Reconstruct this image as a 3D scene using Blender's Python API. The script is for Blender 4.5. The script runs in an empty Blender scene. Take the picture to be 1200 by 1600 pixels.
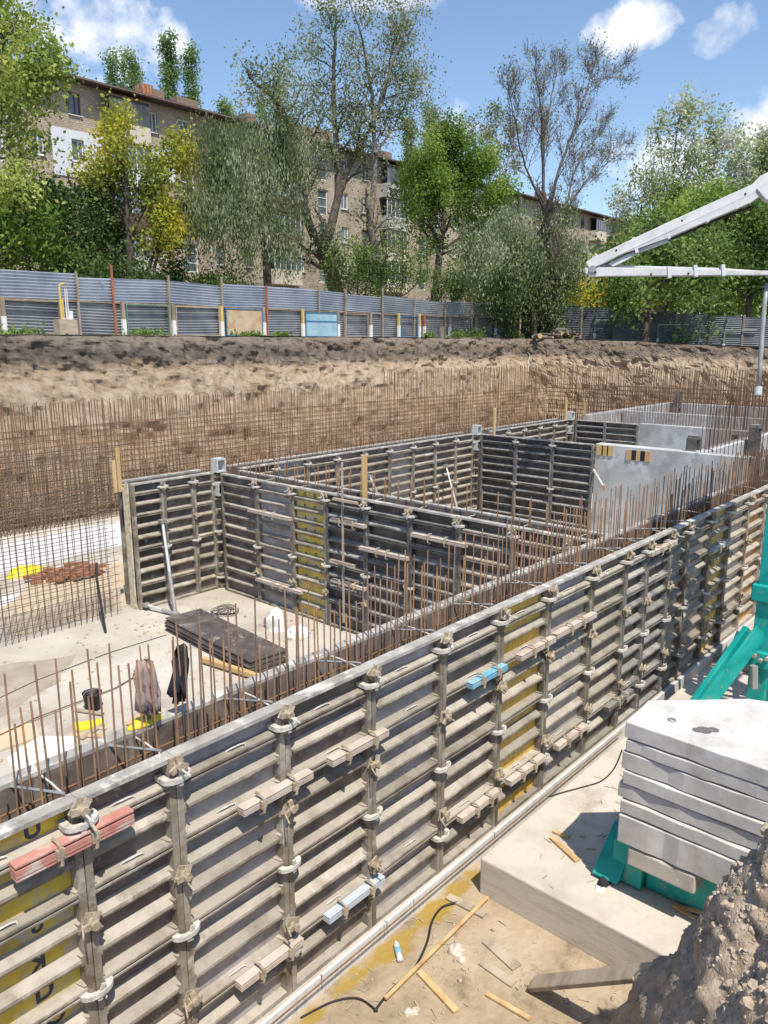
import bpy, math, random
import numpy as np
from mathutils import Vector, Matrix, noise as mnoise

# ------------------------------------------------------------------ camera, sky, sun, exposure
F, HY, VX = 1200.0, 535.0, 1700.0
TILT = math.atan((800 - HY) / F)
YAW = math.atan((VX - 600) / math.hypot(F, 800 - HY))
FH = Vector((math.cos(YAW), math.sin(YAW), 0)); RT = Vector((math.sin(YAW), -math.cos(YAW), 0)); UPZ = Vector((0, 0, 1))
FW = FH * math.cos(TILT) - UPZ * math.sin(TILT); UPV = UPZ * math.cos(TILT) + FH * math.sin(TILT)
scene = bpy.context.scene
col = scene.collection
cam = bpy.data.cameras.new("camera"); camo = bpy.data.objects.new("camera", cam); col.objects.link(camo)
cam.sensor_fit = 'VERTICAL'; cam.sensor_height = 36; cam.lens = 36 * F / 1600
cam.clip_start = 0.05; cam.clip_end = 5000
m3 = Matrix((RT, UPV, -FW)).transposed()
camo.matrix_world = m3.to_4x4()
scene.camera = camo

SHADOW = Vector((0.24, 0.46, -1.0)).normalized()
sl = bpy.data.lights.new("sun", 'SUN'); sl.energy = 4.2; sl.angle = math.radians(0.5); sl.color = (1.0, 0.925, 0.80)
so = bpy.data.objects.new("sun", sl); col.objects.link(so)
so.rotation_euler = SHADOW.to_track_quat('-Z', 'Y').to_euler()
scene.view_settings.view_transform = 'Standard'; scene.view_settings.look = 'None'
scene.view_settings.gamma = 1; scene.view_settings.exposure = 0.42
scene.cycles.max_bounces = 6; scene.cycles.diffuse_bounces = 3; scene.cycles.glossy_bounces = 2; scene.cycles.transmission_bounces = 3; scene.cycles.transparent_max_bounces = 4
scene.render.film_transparent = False


def ray(x, y): return FW + RT * ((x - 600) / F) + UPV * ((800 - y) / F)
def onY(x, y, Y): d = ray(x, y); return d * (Y / d.y)
def onX(x, y, X): d = ray(x, y); return d * (X / d.x)
def onZ(x, y, Z): d = ray(x, y); return d * (Z / d.z)
def atd(x, y, dep): return ray(x, y) * dep


world = bpy.data.worlds.new("World"); scene.world = world; world.use_nodes = True
def build_world():
    nt = world.node_tree; N = nt.nodes; L = nt.links
    N.clear()
    out = N.new('ShaderNodeOutputWorld')
    sky = N.new('ShaderNodeTexSky'); sky.sky_type = 'NISHITA'; sky.sun_disc = False
    sky.sun_elevation = math.radians(61); sky.sun_rotation = math.atan2(-SHADOW.x, -SHADOW.y)
    sky.air_density = 1.0; sky.dust_density = 0.6; sky.ozone_density = 1.3
    bg = N.new('ShaderNodeBackground'); bg.inputs[1].default_value = 0.14
    hs = N.new('ShaderNodeHueSaturation'); hs.inputs['Saturation'].default_value = 1.05
    L.new(sky.outputs[0], hs.inputs['Color']); L.new(hs.outputs[0], bg.inputs[0])
    tc = N.new('ShaderNodeTexCoord')
    nz = N.new('ShaderNodeTexNoise'); nz.inputs['Scale'].default_value = 9; nz.inputs['Detail'].default_value = 9; nz.inputs['Roughness'].default_value = 0.62
    L.new(tc.outputs['Generated'], nz.inputs['Vector'])
    nz2 = N.new('ShaderNodeTexNoise'); nz2.inputs['Scale'].default_value = 30; nz2.inputs['Detail'].default_value = 6
    L.new(tc.outputs['Generated'], nz2.inputs['Vector'])

    def mth(op, a, b=None, clamp=False):
        n = N.new('ShaderNodeMath'); n.operation = op; n.use_clamp = clamp
        for i, v in enumerate((a, b)):
            if v is None: continue
            if isinstance(v, (int, float)): n.inputs[i].default_value = v
            else: L.new(v, n.inputs[i])
        return n.outputs[0]

    def dot(v):
        n = N.new('ShaderNodeVectorMath'); n.operation = 'DOT_PRODUCT'
        L.new(tc.outputs['Generated'], n.inputs[0]); n.inputs[1].default_value = v
        return n.outputs['Value']
    total = None
    nv = mth('ADD', mth('MULTIPLY', mth('SUBTRACT', nz.outputs[0], 0.5), 5.6), mth('MULTIPLY', mth('SUBTRACT', nz2.outputs[0], 0.5), 2.4))
    # each cloud: centre in the sky, half width, half height, opacity
    for (px, py, a, b, k) in ((150, 45, .075, .055, 1.0), (90, 10, .08, .05, .9), (185, 85, .04, .03, .9), (278, 72, .020, .024, .9), (980, 48, .062, .030, 1.0), (1125, 52, .045, .024, .7),
                              (712, 198, .035, .03, .9), (1185, 190, .06, .05, 1.0), (1050, 262, .09, .035, .6), (1500, 250, .3, .1, .9), (-400, 200, .3, .12, .8), (560, 2, .09, .012, .5),
                              (-1200, 100, .5, .2, .8), (2600, 100, .6, .2, .8)):
        c = ray(px, py).normalized()
        r_ = c.cross(UPZ).normalized(); u_ = r_.cross(c).normalized()
        dc = mth('MAXIMUM', dot(c), 0.02)
        u = mth('DIVIDE', mth('DIVIDE', dot(r_), dc), a); v = mth('DIVIDE', mth('DIVIDE', dot(u_), dc), b)
        q = mth('ADD', mth('MULTIPLY', u, u), mth('MULTIPLY', v, v))
        m = mth('SUBTRACT', mth('ADD', 0.85, nv), q)
        m = mth('MULTIPLY', mth('MULTIPLY', m, 0.9, True), k)
        vis = mth('GREATER_THAN', dot(c), 0.1)
        m = mth('MULTIPLY', m, vis)
        total = m if total is None else mth('MAXIMUM', total, m)
    cb = N.new('ShaderNodeBackground'); cr = N.new('ShaderNodeValToRGB')
    cr.color_ramp.elements[0].position = .35; cr.color_ramp.elements[0].color = (.62, .68, .80, 1)
    cr.color_ramp.elements[1].position = .6; cr.color_ramp.elements[1].color = (.92, .93, .96, 1)
    L.new(nz.outputs[0], cr.inputs[0]); L.new(cr.outputs[0], cb.inputs[0]); cb.inputs[1].default_value = 0.95
    mix = N.new('ShaderNodeMixShader'); L.new(total, mix.inputs[0]); L.new(bg.outputs[0], mix.inputs[1]); L.new(cb.outputs[0], mix.inputs[2])
    L.new(mix.outputs[0], out.inputs[0])
build_world()

random.seed(7)
R = random.Random(11)

# ------------------------------------------------------------------ mesh helpers
class MB:
    def __init__(s): s.v = []; s.f = []
    def box(s, x0, x1, y0, y1, z0, z1):
        b = len(s.v)
        s.v += [(x0, y0, z0), (x1, y0, z0), (x1, y1, z0), (x0, y1, z0), (x0, y0, z1), (x1, y0, z1), (x1, y1, z1), (x0, y1, z1)]
        s.f += [(b, b+3, b+2, b+1), (b+4, b+5, b+6, b+7), (b, b+1, b+5, b+4), (b+1, b+2, b+6, b+5), (b+2, b+3, b+7, b+6), (b+3, b, b+4, b+7)]
        return s
    def hexa(s, pts):
        b = len(s.v); s.v += [tuple(p) for p in pts]
        s.f += [(b, b+3, b+2, b+1), (b+4, b+5, b+6, b+7), (b, b+1, b+5, b+4), (b+1, b+2, b+6, b+5), (b+2, b+3, b+7, b+6), (b+3, b, b+4, b+7)]
        return s
    def beam(s, p, q, w, h, up=UPZ):
        p = Vector(p); q = Vector(q); d = (q - p).normalized()
        if abs(d.dot(up)) > .98: up = Vector((0, 1, 0))
        a = d.cross(up).normalized() * (w / 2); b_ = a.cross(d).normalized() * (h / 2)
        return s.hexa([p - a - b_, q - a - b_, q + a - b_, p + a - b_, p - a + b_, q - a + b_, q + a + b_, p + a + b_])
    def tube(s, pts, r, n=6, cap=True):
        pts = [Vector(p) for p in pts]; m = len(pts)
        rs = r if isinstance(r, (list, tuple)) else [r] * m
        b = len(s.v); pu = None
        for i, p in enumerate(pts):
            d = (pts[min(i+1, m-1)] - pts[max(i-1, 0)])
            if d.length < 1e-9: d = Vector((0, 0, 1))
            d.normalize()
            if pu is None:
                u = d.cross(Vector((0, 0, 1)) if abs(d.z) < .9 else Vector((1, 0, 0))).normalized()
            else:
                u = (pu - d * pu.dot(d))
                u = u.normalized() if u.length > 1e-6 else d.orthogonal().normalized()
            pu = u; w = d.cross(u)
            for k in range(n):
                a = 2 * math.pi * k / n
                s.v.append(tuple(p + (u * math.cos(a) + w * math.sin(a)) * rs[i]))
        for i in range(m - 1):
            for k in range(n):
                s.f.append((b + i*n + k, b + i*n + (k+1) % n, b + (i+1)*n + (k+1) % n, b + (i+1)*n + k))
        if cap:
            s.f.append(tuple(b + k for k in range(n))[::-1]); s.f.append(tuple(b + (m-1)*n + k for k in range(n)))
        return s
    def prism(s, poly, z0, z1, fn=None):
        fn = fn or (lambda a, b, c: (a, b, c)); n = len(poly); b = len(s.v)
        for z in (z0, z1):
            for (x, y) in poly: s.v.append(tuple(fn(x, y, z)))
        s.f.append(tuple(b + k for k in range(n))[::-1]); s.f.append(tuple(b + n + k for k in range(n)))
        for k in range(n): s.f.append((b + k, b + (k+1) % n, b + n + (k+1) % n, b + n + k))
        return s
    def mesh(s, name, mat, smooth=False):
        me = bpy.data.meshes.new(name); me.from_pydata(s.v, [], s.f); me.update()
        if mat: me.materials.append(mat)
        if smooth: me.polygons.foreach_set('use_smooth', [True] * len(me.polygons))
        return me
    def build(s, name, mat, parent=None, smooth=False, loc=None, rotz=0):
        return link(name, s.mesh(name, mat, smooth), parent, loc, rotz)

def link(name, me, parent=None, loc=None, rotz=0):
    o = bpy.data.objects.new(name, me); col.objects.link(o)
    if parent: o.parent = parent
    if loc is not None: o.location = loc
    if rotz: o.rotation_euler.z = rotz
    return o
def tag(o, label=None, cat=None, group=None, kind=None):
    if label: o['label'] = label
    if cat: o['category'] = cat
    if group: o['group'] = group
    if kind: o['kind'] = kind
    return o
def thing(name, label, cat, loc=(0, 0, 0), rotz=0, group=None):
    o = link(name, None, None, loc, rotz); return tag(o, label, cat, group)
def struct(name, mb, mat, smooth=False): return tag(mb.build(name, mat, None, smooth), kind='structure')
def bevel(o, w=.01, seg=2):
    b = o.modifiers.new('bevel', 'BEVEL'); b.width = w; b.segments = seg; b.limit_method = 'ANGLE'; return o
ORD = "first second third fourth fifth sixth seventh eighth ninth tenth eleventh twelfth thirteenth fourteenth fifteenth sixteenth seventeenth eighteenth nineteenth twentieth".split()
ORD += ["twenty-" + a for a in "first second third fourth fifth sixth seventh eighth ninth".split()] + ["thirtieth"] + ["thirty-" + a for a in "first second third fourth fifth sixth seventh eighth ninth".split()]

# ------------------------------------------------------------------ materials
def ramp(N, stops):
    cr = N.new('ShaderNodeValToRGB'); e = cr.color_ramp.elements
    while len(e) < len(stops): e.new(.5)
    for i, (p, c) in enumerate(stops): e[i].position = p; e[i].color = (*c, 1)
    return cr
def nmat(name, stops, scale=3.0, rough=.8, metal=0.0, detail=7, splash=None, sp_scale=6, sp_th=(.58, .66), bump=0.0, bscale=None, stretch=(1, 1, 1), world_pos=False, spec=.4, rnd=True, nrough=.6):
    m = bpy.data.materials.new(name); m.use_nodes = True; nt = m.node_tree; N = nt.nodes; L = nt.links
    bs = N['Principled BSDF']; bs.inputs['Roughness'].default_value = rough; bs.inputs['Metallic'].default_value = metal; bs.inputs['Specular IOR Level'].default_value = spec
    if world_pos: co = N.new('ShaderNodeNewGeometry').outputs['Position']
    else: co = N.new('ShaderNodeTexCoord').outputs['Object']
    if rnd:
        oi = N.new('ShaderNodeObjectInfo'); mu = N.new('ShaderNodeMath'); mu.operation = 'MULTIPLY'; mu.inputs[1].default_value = 71.0
        L.new(oi.outputs['Random'], mu.inputs[0])
        ad = N.new('ShaderNodeVectorMath'); ad.operation = 'ADD'; L.new(co, ad.inputs[0]); L.new(mu.outputs[0], ad.inputs[1]); co = ad.outputs[0]
    if stretch != (1, 1, 1):
        mp = N.new('ShaderNodeMapping'); mp.inputs['Scale'].default_value = stretch; L.new(co, mp.inputs['Vector']); co = mp.outputs[0]
    nz = N.new('ShaderNodeTexNoise'); nz.inputs['Scale'].default_value = scale; nz.inputs['Detail'].default_value = detail; nz.inputs['Roughness'].default_value = nrough
    L.new(co, nz.inputs['Vector'])
    cr = ramp(N, stops); L.new(nz.outputs[0], cr.inputs[0]); c = cr.outputs[0]
    if splash:
        n2 = N.new('ShaderNodeTexNoise'); n2.inputs['Scale'].default_value = sp_scale; n2.inputs['Detail'].default_value = 10; n2.inputs['Roughness'].default_value = .7
        L.new(co, n2.inputs['Vector'])
        r2 = ramp(N, [(sp_th[0], (0, 0, 0)), (sp_th[1], (1, 1, 1))]); L.new(n2.outputs[0], r2.inputs[0])
        mx = N.new('ShaderNodeMix'); mx.data_type = 'RGBA'; L.new(r2.outputs[0], mx.inputs[0]); L.new(c, mx.inputs[6]); mx.inputs[7].default_value = (*splash, 1)
        c = mx.outputs[2]
    L.new(c, bs.inputs['Base Color'])
    if bump:
        bp = N.new('ShaderNodeBump'); bp.inputs['Strength'].default_value = min(1, bump); bp.inputs['Distance'].default_value = .02
        n3 = N.new('ShaderNodeTexNoise'); n3.inputs['Scale'].default_value = bscale or scale * 6; n3.inputs['Detail'].default_value = 8
        L.new(co, n3.inputs['Vector']); L.new(n3.outputs[0], bp.inputs['Height']); L.new(bp.outputs[0], bs.inputs['Normal'])
    return m
S = lambda *a: [(.3 + .4 * i / max(1, len(a) - 1), c) for i, c in enumerate(a)]
M = {}
M['frame'] = nmat('formwork_steel', S((.115, .075, .048), (.185, .155, .12), (.31, .275, .225)), 2.6, .75, splash=(.44, .41, .36), sp_scale=3.2, sp_th=(.52, .66), bump=.35, nrough=.55)
M['frame_dark'] = nmat('formwork_steel_dark', S((.07, .066, .062), (.13, .125, .12), (.22, .21, .20)), 3, .65, splash=(.36, .35, .33), sp_scale=7, bump=.4)
def dusty_lit_tops(m, top_tint, lo=.25, hi=.75, amount=.9):
    # upward faces paler: cement powder, plus sunlit rib tops put into the colour
    nt = m.node_tree; N = nt.nodes; L = nt.links; bs = N['Principled BSDF']; base = bs.inputs['Base Color'].links[0].from_socket
    g = N.new('ShaderNodeNewGeometry'); sp = N.new('ShaderNodeSeparateXYZ'); L.new(g.outputs['True Normal'], sp.inputs[0])
    tc = N.new('ShaderNodeTexCoord'); oi = N.new('ShaderNodeObjectInfo'); mu = N.new('ShaderNodeMath'); mu.operation = 'MULTIPLY'; mu.inputs[1].default_value = 37; L.new(oi.outputs['Random'], mu.inputs[0])
    ad = N.new('ShaderNodeVectorMath'); L.new(tc.outputs['Object'], ad.inputs[0]); L.new(mu.outputs[0], ad.inputs[1])
    nz = N.new('ShaderNodeTexNoise'); nz.inputs['Scale'].default_value = 3.2; nz.inputs['Detail'].default_value = 12; nz.inputs['Roughness'].default_value = .74; L.new(ad.outputs[0], nz.inputs['Vector'])
    a_ = N.new('ShaderNodeMath'); a_.operation = 'MULTIPLY_ADD'; L.new(nz.outputs[0], a_.inputs[0]); a_.inputs[1].default_value = 4.2; a_.inputs[2].default_value = -2.1
    b_ = N.new('ShaderNodeMath'); b_.operation = 'ADD'; L.new(sp.outputs['Z'], b_.inputs[0]); L.new(a_.outputs[0], b_.inputs[1])
    mr = N.new('ShaderNodeMapRange'); mr.inputs['From Min'].default_value = lo; mr.inputs['From Max'].default_value = hi; mr.inputs['To Max'].default_value = amount; L.new(b_.outputs[0], mr.inputs['Value'])
    mx = N.new('ShaderNodeMix'); mx.data_type = 'RGBA'; L.new(mr.outputs[0], mx.inputs[0]); L.new(base, mx.inputs[6]); mx.inputs[7].default_value = (*top_tint, 1)
    vr = N.new('ShaderNodeMapRange'); vr.inputs['To Min'].default_value = .72; vr.inputs['To Max'].default_value = 1.22; L.new(oi.outputs['Random'], vr.inputs['Value'])
    hv = N.new('ShaderNodeHueSaturation'); L.new(vr.outputs[0], hv.inputs['Value']); L.new(mx.outputs[2], hv.inputs['Color']); L.new(hv.outputs[0], bs.inputs['Base Color'])
dusty_lit_tops(M['frame'], (.38, .345, .29), -.15, 1.25, .9); dusty_lit_tops(M['frame_dark'], (.36, .345, .315), .0, 1.2, .8)
M['rail_top'] = nmat('top_rail_steel', S((.22, .205, .185), (.34, .325, .30), (.46, .445, .415)), 3, .7, splash=(.62, .60, .56), sp_scale=4, sp_th=(.52, .64), bump=.3)
M['face_brown'] = nmat('panel_face_brown', S((.085, .065, .055), (.165, .132, .115), (.26, .22, .19)), 3, .6, splash=(.42, .40, .37), sp_scale=9, sp_th=(.60, .72), bump=.2)
M['face_grey'] = nmat('panel_face_grey', S((.23, .21, .205), (.34, .315, .31), (.44, .415, .40)), 3, .6, splash=(.10, .09, .09), sp_scale=5, sp_th=(.62, .66), bump=.2)
M['face_yellow'] = nmat('panel_face_yellow', S((.44, .32, .08), (.72, .52, .06), (.56, .47, .22)), 3, .6, splash=(.48, .44, .36), sp_scale=4, sp_th=(.50, .62))
M['face_ochre'] = nmat('panel_face_ochre', S((.48, .29, .06), (.70, .44, .08), (.74, .53, .14)), 5, .6, splash=(.40, .37, .32), sp_scale=6, sp_th=(.58, .68), stretch=(2.2, 1, .6))
M['face_dark'] = nmat('panel_face_dark', S((.03, .027, .025), (.06, .054, .05), (.12, .11, .105)), 3, .45, splash=(.26, .27, .29), sp_scale=5, sp_th=(.58, .70))
M['face_cement'] = nmat('panel_face_cement', S((.30, .27, .24), (.42, .39, .35), (.52, .48, .43)), 4, .8, splash=(.20, .18, .16), sp_scale=8)
M['face_orange'] = nmat('panel_face_orange', S((.42, .20, .07), (.55, .28, .10)), 4, .6, splash=(.45, .4, .35), sp_scale=6)
M['cast'] = nmat('cast_clamp', S((.38, .36, .32), (.56, .54, .49), (.70, .68, .64)), 14, .7, bump=.5)
M['cast_brown'] = nmat('cast_nut', S((.25, .19, .13), (.40, .33, .24), (.52, .46, .38)), 18, .75, bump=.5)
M['rust'] = nmat('rusty_bar', S((.10, .056, .033), (.185, .105, .055), (.30, .165, .075)), 6, .85, stretch=(1, 1, .6))
M['rust_dark'] = nmat('rusty_bar_dark', S((.075, .05, .04), (.15, .09, .06), (.23, .13, .08)), 3, .85)
M['rust_far'] = nmat('rusty_mesh', S((.11, .062, .036), (.19, .11, .062), (.27, .16, .09)), .8, .85)
M['wire_grey'] = nmat('dark_mesh', S((.09, .07, .06), (.16, .12, .10)), 2, .8)
M['concrete'] = nmat('new_concrete', S((.30, .305, .30), (.42, .425, .42), (.50, .50, .49)), 1.3, .85, splash=(.52, .54, .55), sp_scale=1.1, sp_th=(.50, .58), bump=.15, bscale=40)
M['concrete_pale'] = nmat('pale_concrete', S((.44, .39, .325), (.55, .50, .43), (.62, .575, .51)), 2.2, .85, splash=(.37, .31, .24), sp_scale=2.0, sp_th=(.62, .74), bump=.25, bscale=50)
M['ballast'] = nmat('ballast_concrete', S((.44, .43, .41), (.55, .535, .515), (.64, .63, .61)), 3.0, .85, splash=(.36, .325, .285), sp_scale=1.6, sp_th=(.56, .76), bump=.14, bscale=60)
M['teal'] = nmat('teal_paint', S((.0, .25, .23), (.005, .34, .305), (.03, .41, .37)), 2.5, .55, splash=(.26, .27, .23), sp_scale=6, sp_th=(.57, .72), bump=.15)
M['pump_white'] = nmat('pump_paint', S((.42, .43, .45), (.50, .51, .53), (.57, .58, .59)), 2, .45, splash=(.33, .32, .30), sp_scale=3, sp_th=(.58, .74))
M['found'] = nmat('foundation_concrete', S((.42, .375, .32), (.53, .485, .42), (.60, .555, .49)), 1.6, .88, splash=(.35, .295, .235), sp_scale=1.6, sp_th=(.55, .72), bump=.3, bscale=22, stretch=(.8, .8, 5.5))
M['steel_grey'] = nmat('grey_steel', S((.25, .25, .25), (.4, .4, .4)), 6, .5, .3)
M['galv'] = nmat('galvanised_box', S((.42, .45, .46), (.55, .58, .58), (.64, .66, .66)), 9, .5, .2)
M['black'] = nmat('black_rubber', S((.012, .012, .014), (.03, .03, .032)), 6, .6)
M['pink'] = nmat('pink_waler', S((.42, .17, .14), (.50, .24, .20), (.52, .38, .33)), 5, .75, splash=(.55, .48, .42), sp_scale=5, sp_th=(.52, .62))
M['rose'] = nmat('rose_waler', S((.42, .32, .27), (.52, .45, .39), (.58, .53, .47)), 5, .75, splash=(.50, .46, .40), sp_scale=5)
M['blue'] = nmat('blue_waler', S((.10, .34, .50), (.16, .42, .58), (.40, .50, .55)), 6, .6, splash=(.5, .5, .47), sp_scale=7, sp_th=(.57, .66))
M['paleblue'] = nmat('pale_blue_waler', S((.34, .42, .52), (.46, .52, .58), (.52, .54, .54)), 5, .6)
M['timber'] = nmat('timber', S((.40, .26, .12), (.55, .38, .19), (.62, .46, .26)), 6, .8, stretch=(1, 1, .15))
M['timber_grey'] = nmat('weathered_timber', S((.22, .18, .14), (.40, .33, .25), (.48, .41, .32)), 5, .85, stretch=(.3, 1, 1))
M['timber_yellow'] = nmat('yellow_timber', S((.46, .31, .13), (.58, .41, .18)), 5, .75, stretch=(1, 1, .2))
M['ply'] = nmat('plywood', S((.52, .40, .26), (.62, .50, .35)), 3, .8)
M['foam'] = nmat('cream_foam', S((.30, .26, .14), (.62, .55, .40), (.72, .66, .52)), 12, .9, bump=.6)
M['white_bag'] = nmat('white_bag', S((.62, .61, .58), (.78, .77, .75)), 8, .8)
M['yellow_plastic'] = nmat('yellow_plastic', S((.62, .50, .02), (.75, .62, .05)), 8, .5)
M['letter'] = nmat('letter_ink', S((.03, .035, .06), (.07, .08, .11)), 10, .7)
M['glass'] = nmat('window_glass', S((.03, .04, .05), (.10, .12, .14), (.22, .25, .28)), .9, .08, spec=.9, rnd=True)
M['pvc'] = nmat('white_frame', S((.62, .62, .62), (.75, .75, .74)), 4, .5)
M['roof'] = nmat('dark_roof', S((.06, .045, .04), (.10, .075, .065)), 2, .8)
M['chimney'] = nmat('chimney_brick', S((.20, .14, .11), (.29, .21, .165)), 6, .9)
M['rusty_tin'] = nmat('rusty_tin', S((.24, .08, .04), (.36, .14, .07), (.50, .42, .36)), 3, .8, stretch=(3, 3, .5))
M['insul'] = nmat('pale_render', S((.62, .66, .71), (.68, .71, .75)), 1, .8)
M['cream'] = nmat('cream_board', S((.55, .49, .41), (.63, .57, .48)), 2, .8, stretch=(6, 1, .3))
M['balc_dark'] = nmat('balcony_dark_wood', S((.09, .055, .045), (.15, .09, .07)), 3, .7)
M['balc_green'] = nmat('balcony_green', S((.10, .20, .17), (.16, .28, .23)), 3, .7)
M['balc_grey'] = nmat('balcony_grey', S((.40, .41, .40), (.52, .52, .50)), 3, .8)
M['galv_sheet'] = nmat('galvanised_sheet', S((.38, .42, .48), (.50, .54, .60), (.60, .64, .69)), .7, .34, .7, splash=(.28, .26, .24), sp_scale=1.2, sp_th=(.62, .74), rnd=True)
M['galv_dull'] = nmat('dull_sheet', S((.24, .26, .28), (.34, .36, .39), (.44, .46, .49)), .8, .42, .6, splash=(.20, .16, .13), sp_scale=1.5, sp_th=(.6, .72))
M['galv_dark'] = nmat('dark_sheet', S((.10, .115, .135), (.16, .18, .205), (.22, .24, .27)), .8, .4, .5, splash=(.30, .32, .34), sp_scale=.9, sp_th=(.62, .72))
M['post_wood'] = nmat('fence_post_wood', S((.19, .145, .11), (.30, .24, .185), (.38, .31, .245)), 5, .85, stretch=(1, 1, .3))
M['post_white'] = nmat('whitewashed_post', S((.62, .62, .60), (.76, .76, .74)), 6, .85)
M['post_yellow'] = nmat('yellow_post', S((.55, .38, .08), (.66, .5, .16)), 5, .7)
M['post_red'] = nmat('red_post', S((.28, .09, .05), (.40, .15, .08)), 5, .7)
M['sheet_blue'] = nmat('light_blue_board', S((.22, .38, .48), (.30, .47, .56), (.38, .52, .58)), 1.5, .6)
M['frame_blue'] = nmat('blue_frame', S((.05, .16, .32), (.08, .22, .40)), 4, .6)
M['board_faded'] = nmat('faded_board', S((.40, .22, .15), (.50, .38, .24), (.55, .46, .33)), 2.2, .8, splash=(.42, .45, .44), sp_scale=2)
M['bark'] = nmat('bark', S((.05, .04, .033), (.09, .075, .06), (.14, .12, .10)), 6, .9, stretch=(1, 1, .3), bump=.5)
M['bark_grey'] = nmat('grey_bark', S((.10, .085, .08), (.17, .15, .14), (.22, .20, .19)), 6, .9, stretch=(1, 1, .3))
M['bark_purple'] = nmat('purplish_bark', S((.085, .062, .062), (.13, .10, .10), (.17, .135, .135)), 6, .9)
M['cutwood'] = nmat('cut_wood', S((.42, .26, .13), (.55, .38, .22)), 8, .85)

def pit_soil():
    m = nmat('pit_soil', S((.26, .20, .13), (.385, .305, .21), (.47, .385, .275)), 1.8, .95, splash=(.185, .14, .095), sp_scale=2.6, sp_th=(.53, .68), bump=.9, bscale=14, world_pos=True, rnd=False)
    nt = m.node_tree; N = nt.nodes; L = nt.links; bs = N['Principled BSDF']
    base = bs.inputs['Base Color'].links[0].from_socket
    g = N.new('ShaderNodeNewGeometry'); sp = N.new('ShaderNodeSeparateXYZ'); L.new(g.outputs['Position'], sp.inputs[0])
    nz = N.new('ShaderNodeTexNoise'); nz.inputs['Scale'].default_value = 1.7; nz.inputs['Detail'].default_value = 6; L.new(g.outputs['Position'], nz.inputs['Vector'])
    def mth(op, a, b, clamp=False):
        n = N.new('ShaderNodeMath'); n.operation = op; n.use_clamp = clamp
        for i, v in enumerate((a, b)):
            if isinstance(v, (int, float)): n.inputs[i].default_value = v
            else: L.new(v, n.inputs[i])
        return n.outputs[0]
    d = mth('ABSOLUTE', mth('SUBTRACT', sp.outputs['Y'], 4.62), 0)
    k = mth('MULTIPLY', mth('SUBTRACT', mth('ADD', .07, mth('MULTIPLY', mth('SUBTRACT', nz.outputs[0], .46), .9)), d), 14, True)
    mx = N.new('ShaderNodeMix'); mx.data_type = 'RGBA'; L.new(k, mx.inputs[0]); L.new(base, mx.inputs[6]); mx.inputs[7].default_value = (.33, .225, .055, 1)
    L.new(mx.outputs[2], bs.inputs['Base Color'])
    return m
M['pit_soil'] = pit_soil()
M['near_soil'] = nmat('clayey_soil', S((.20, .15, .108), (.37, .29, .215), (.52, .42, .32)), 4.0, .95, splash=(.50, .41, .315), sp_scale=9, sp_th=(.54, .68), bump=.6, bscale=60, nrough=.75, world_pos=True, rnd=False)
M['rubble'] = nmat('rubble_stone', S((.31, .24, .175), (.42, .34, .26), (.54, .455, .36)), 7, .95, bump=.6)
M['ground'] = nmat('trodden_earth', S((.16, .13, .10), (.26, .21, .16), (.30, .26, .18)), .5, .95, splash=(.12, .14, .05), sp_scale=.3, sp_th=(.55, .66), world_pos=True, rnd=False)
M['raft'] = nmat('raft_concrete', S((.36, .32, .265), (.46, .42, .36), (.55, .515, .46)), .55, .9, splash=(.31, .265, .21), sp_scale=.6, sp_th=(.54, .66), bump=.15, bscale=30, world_pos=True, rnd=False)
M['raft_edge'] = nmat('raft_edge', S((.50, .51, .53), (.62, .63, .65), (.70, .70, .70)), 3, .85, splash=(.14, .12, .11), sp_scale=3, sp_th=(.60, .64), stretch=(5, 1, .35), world_pos=True, rnd=False)
M['blinding'] = nmat('white_blinding', S((.52, .50, .52), (.62, .60, .61)), .8, .9, splash=(.45, .40, .36), sp_scale=1.2, sp_th=(.6, .7))

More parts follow.
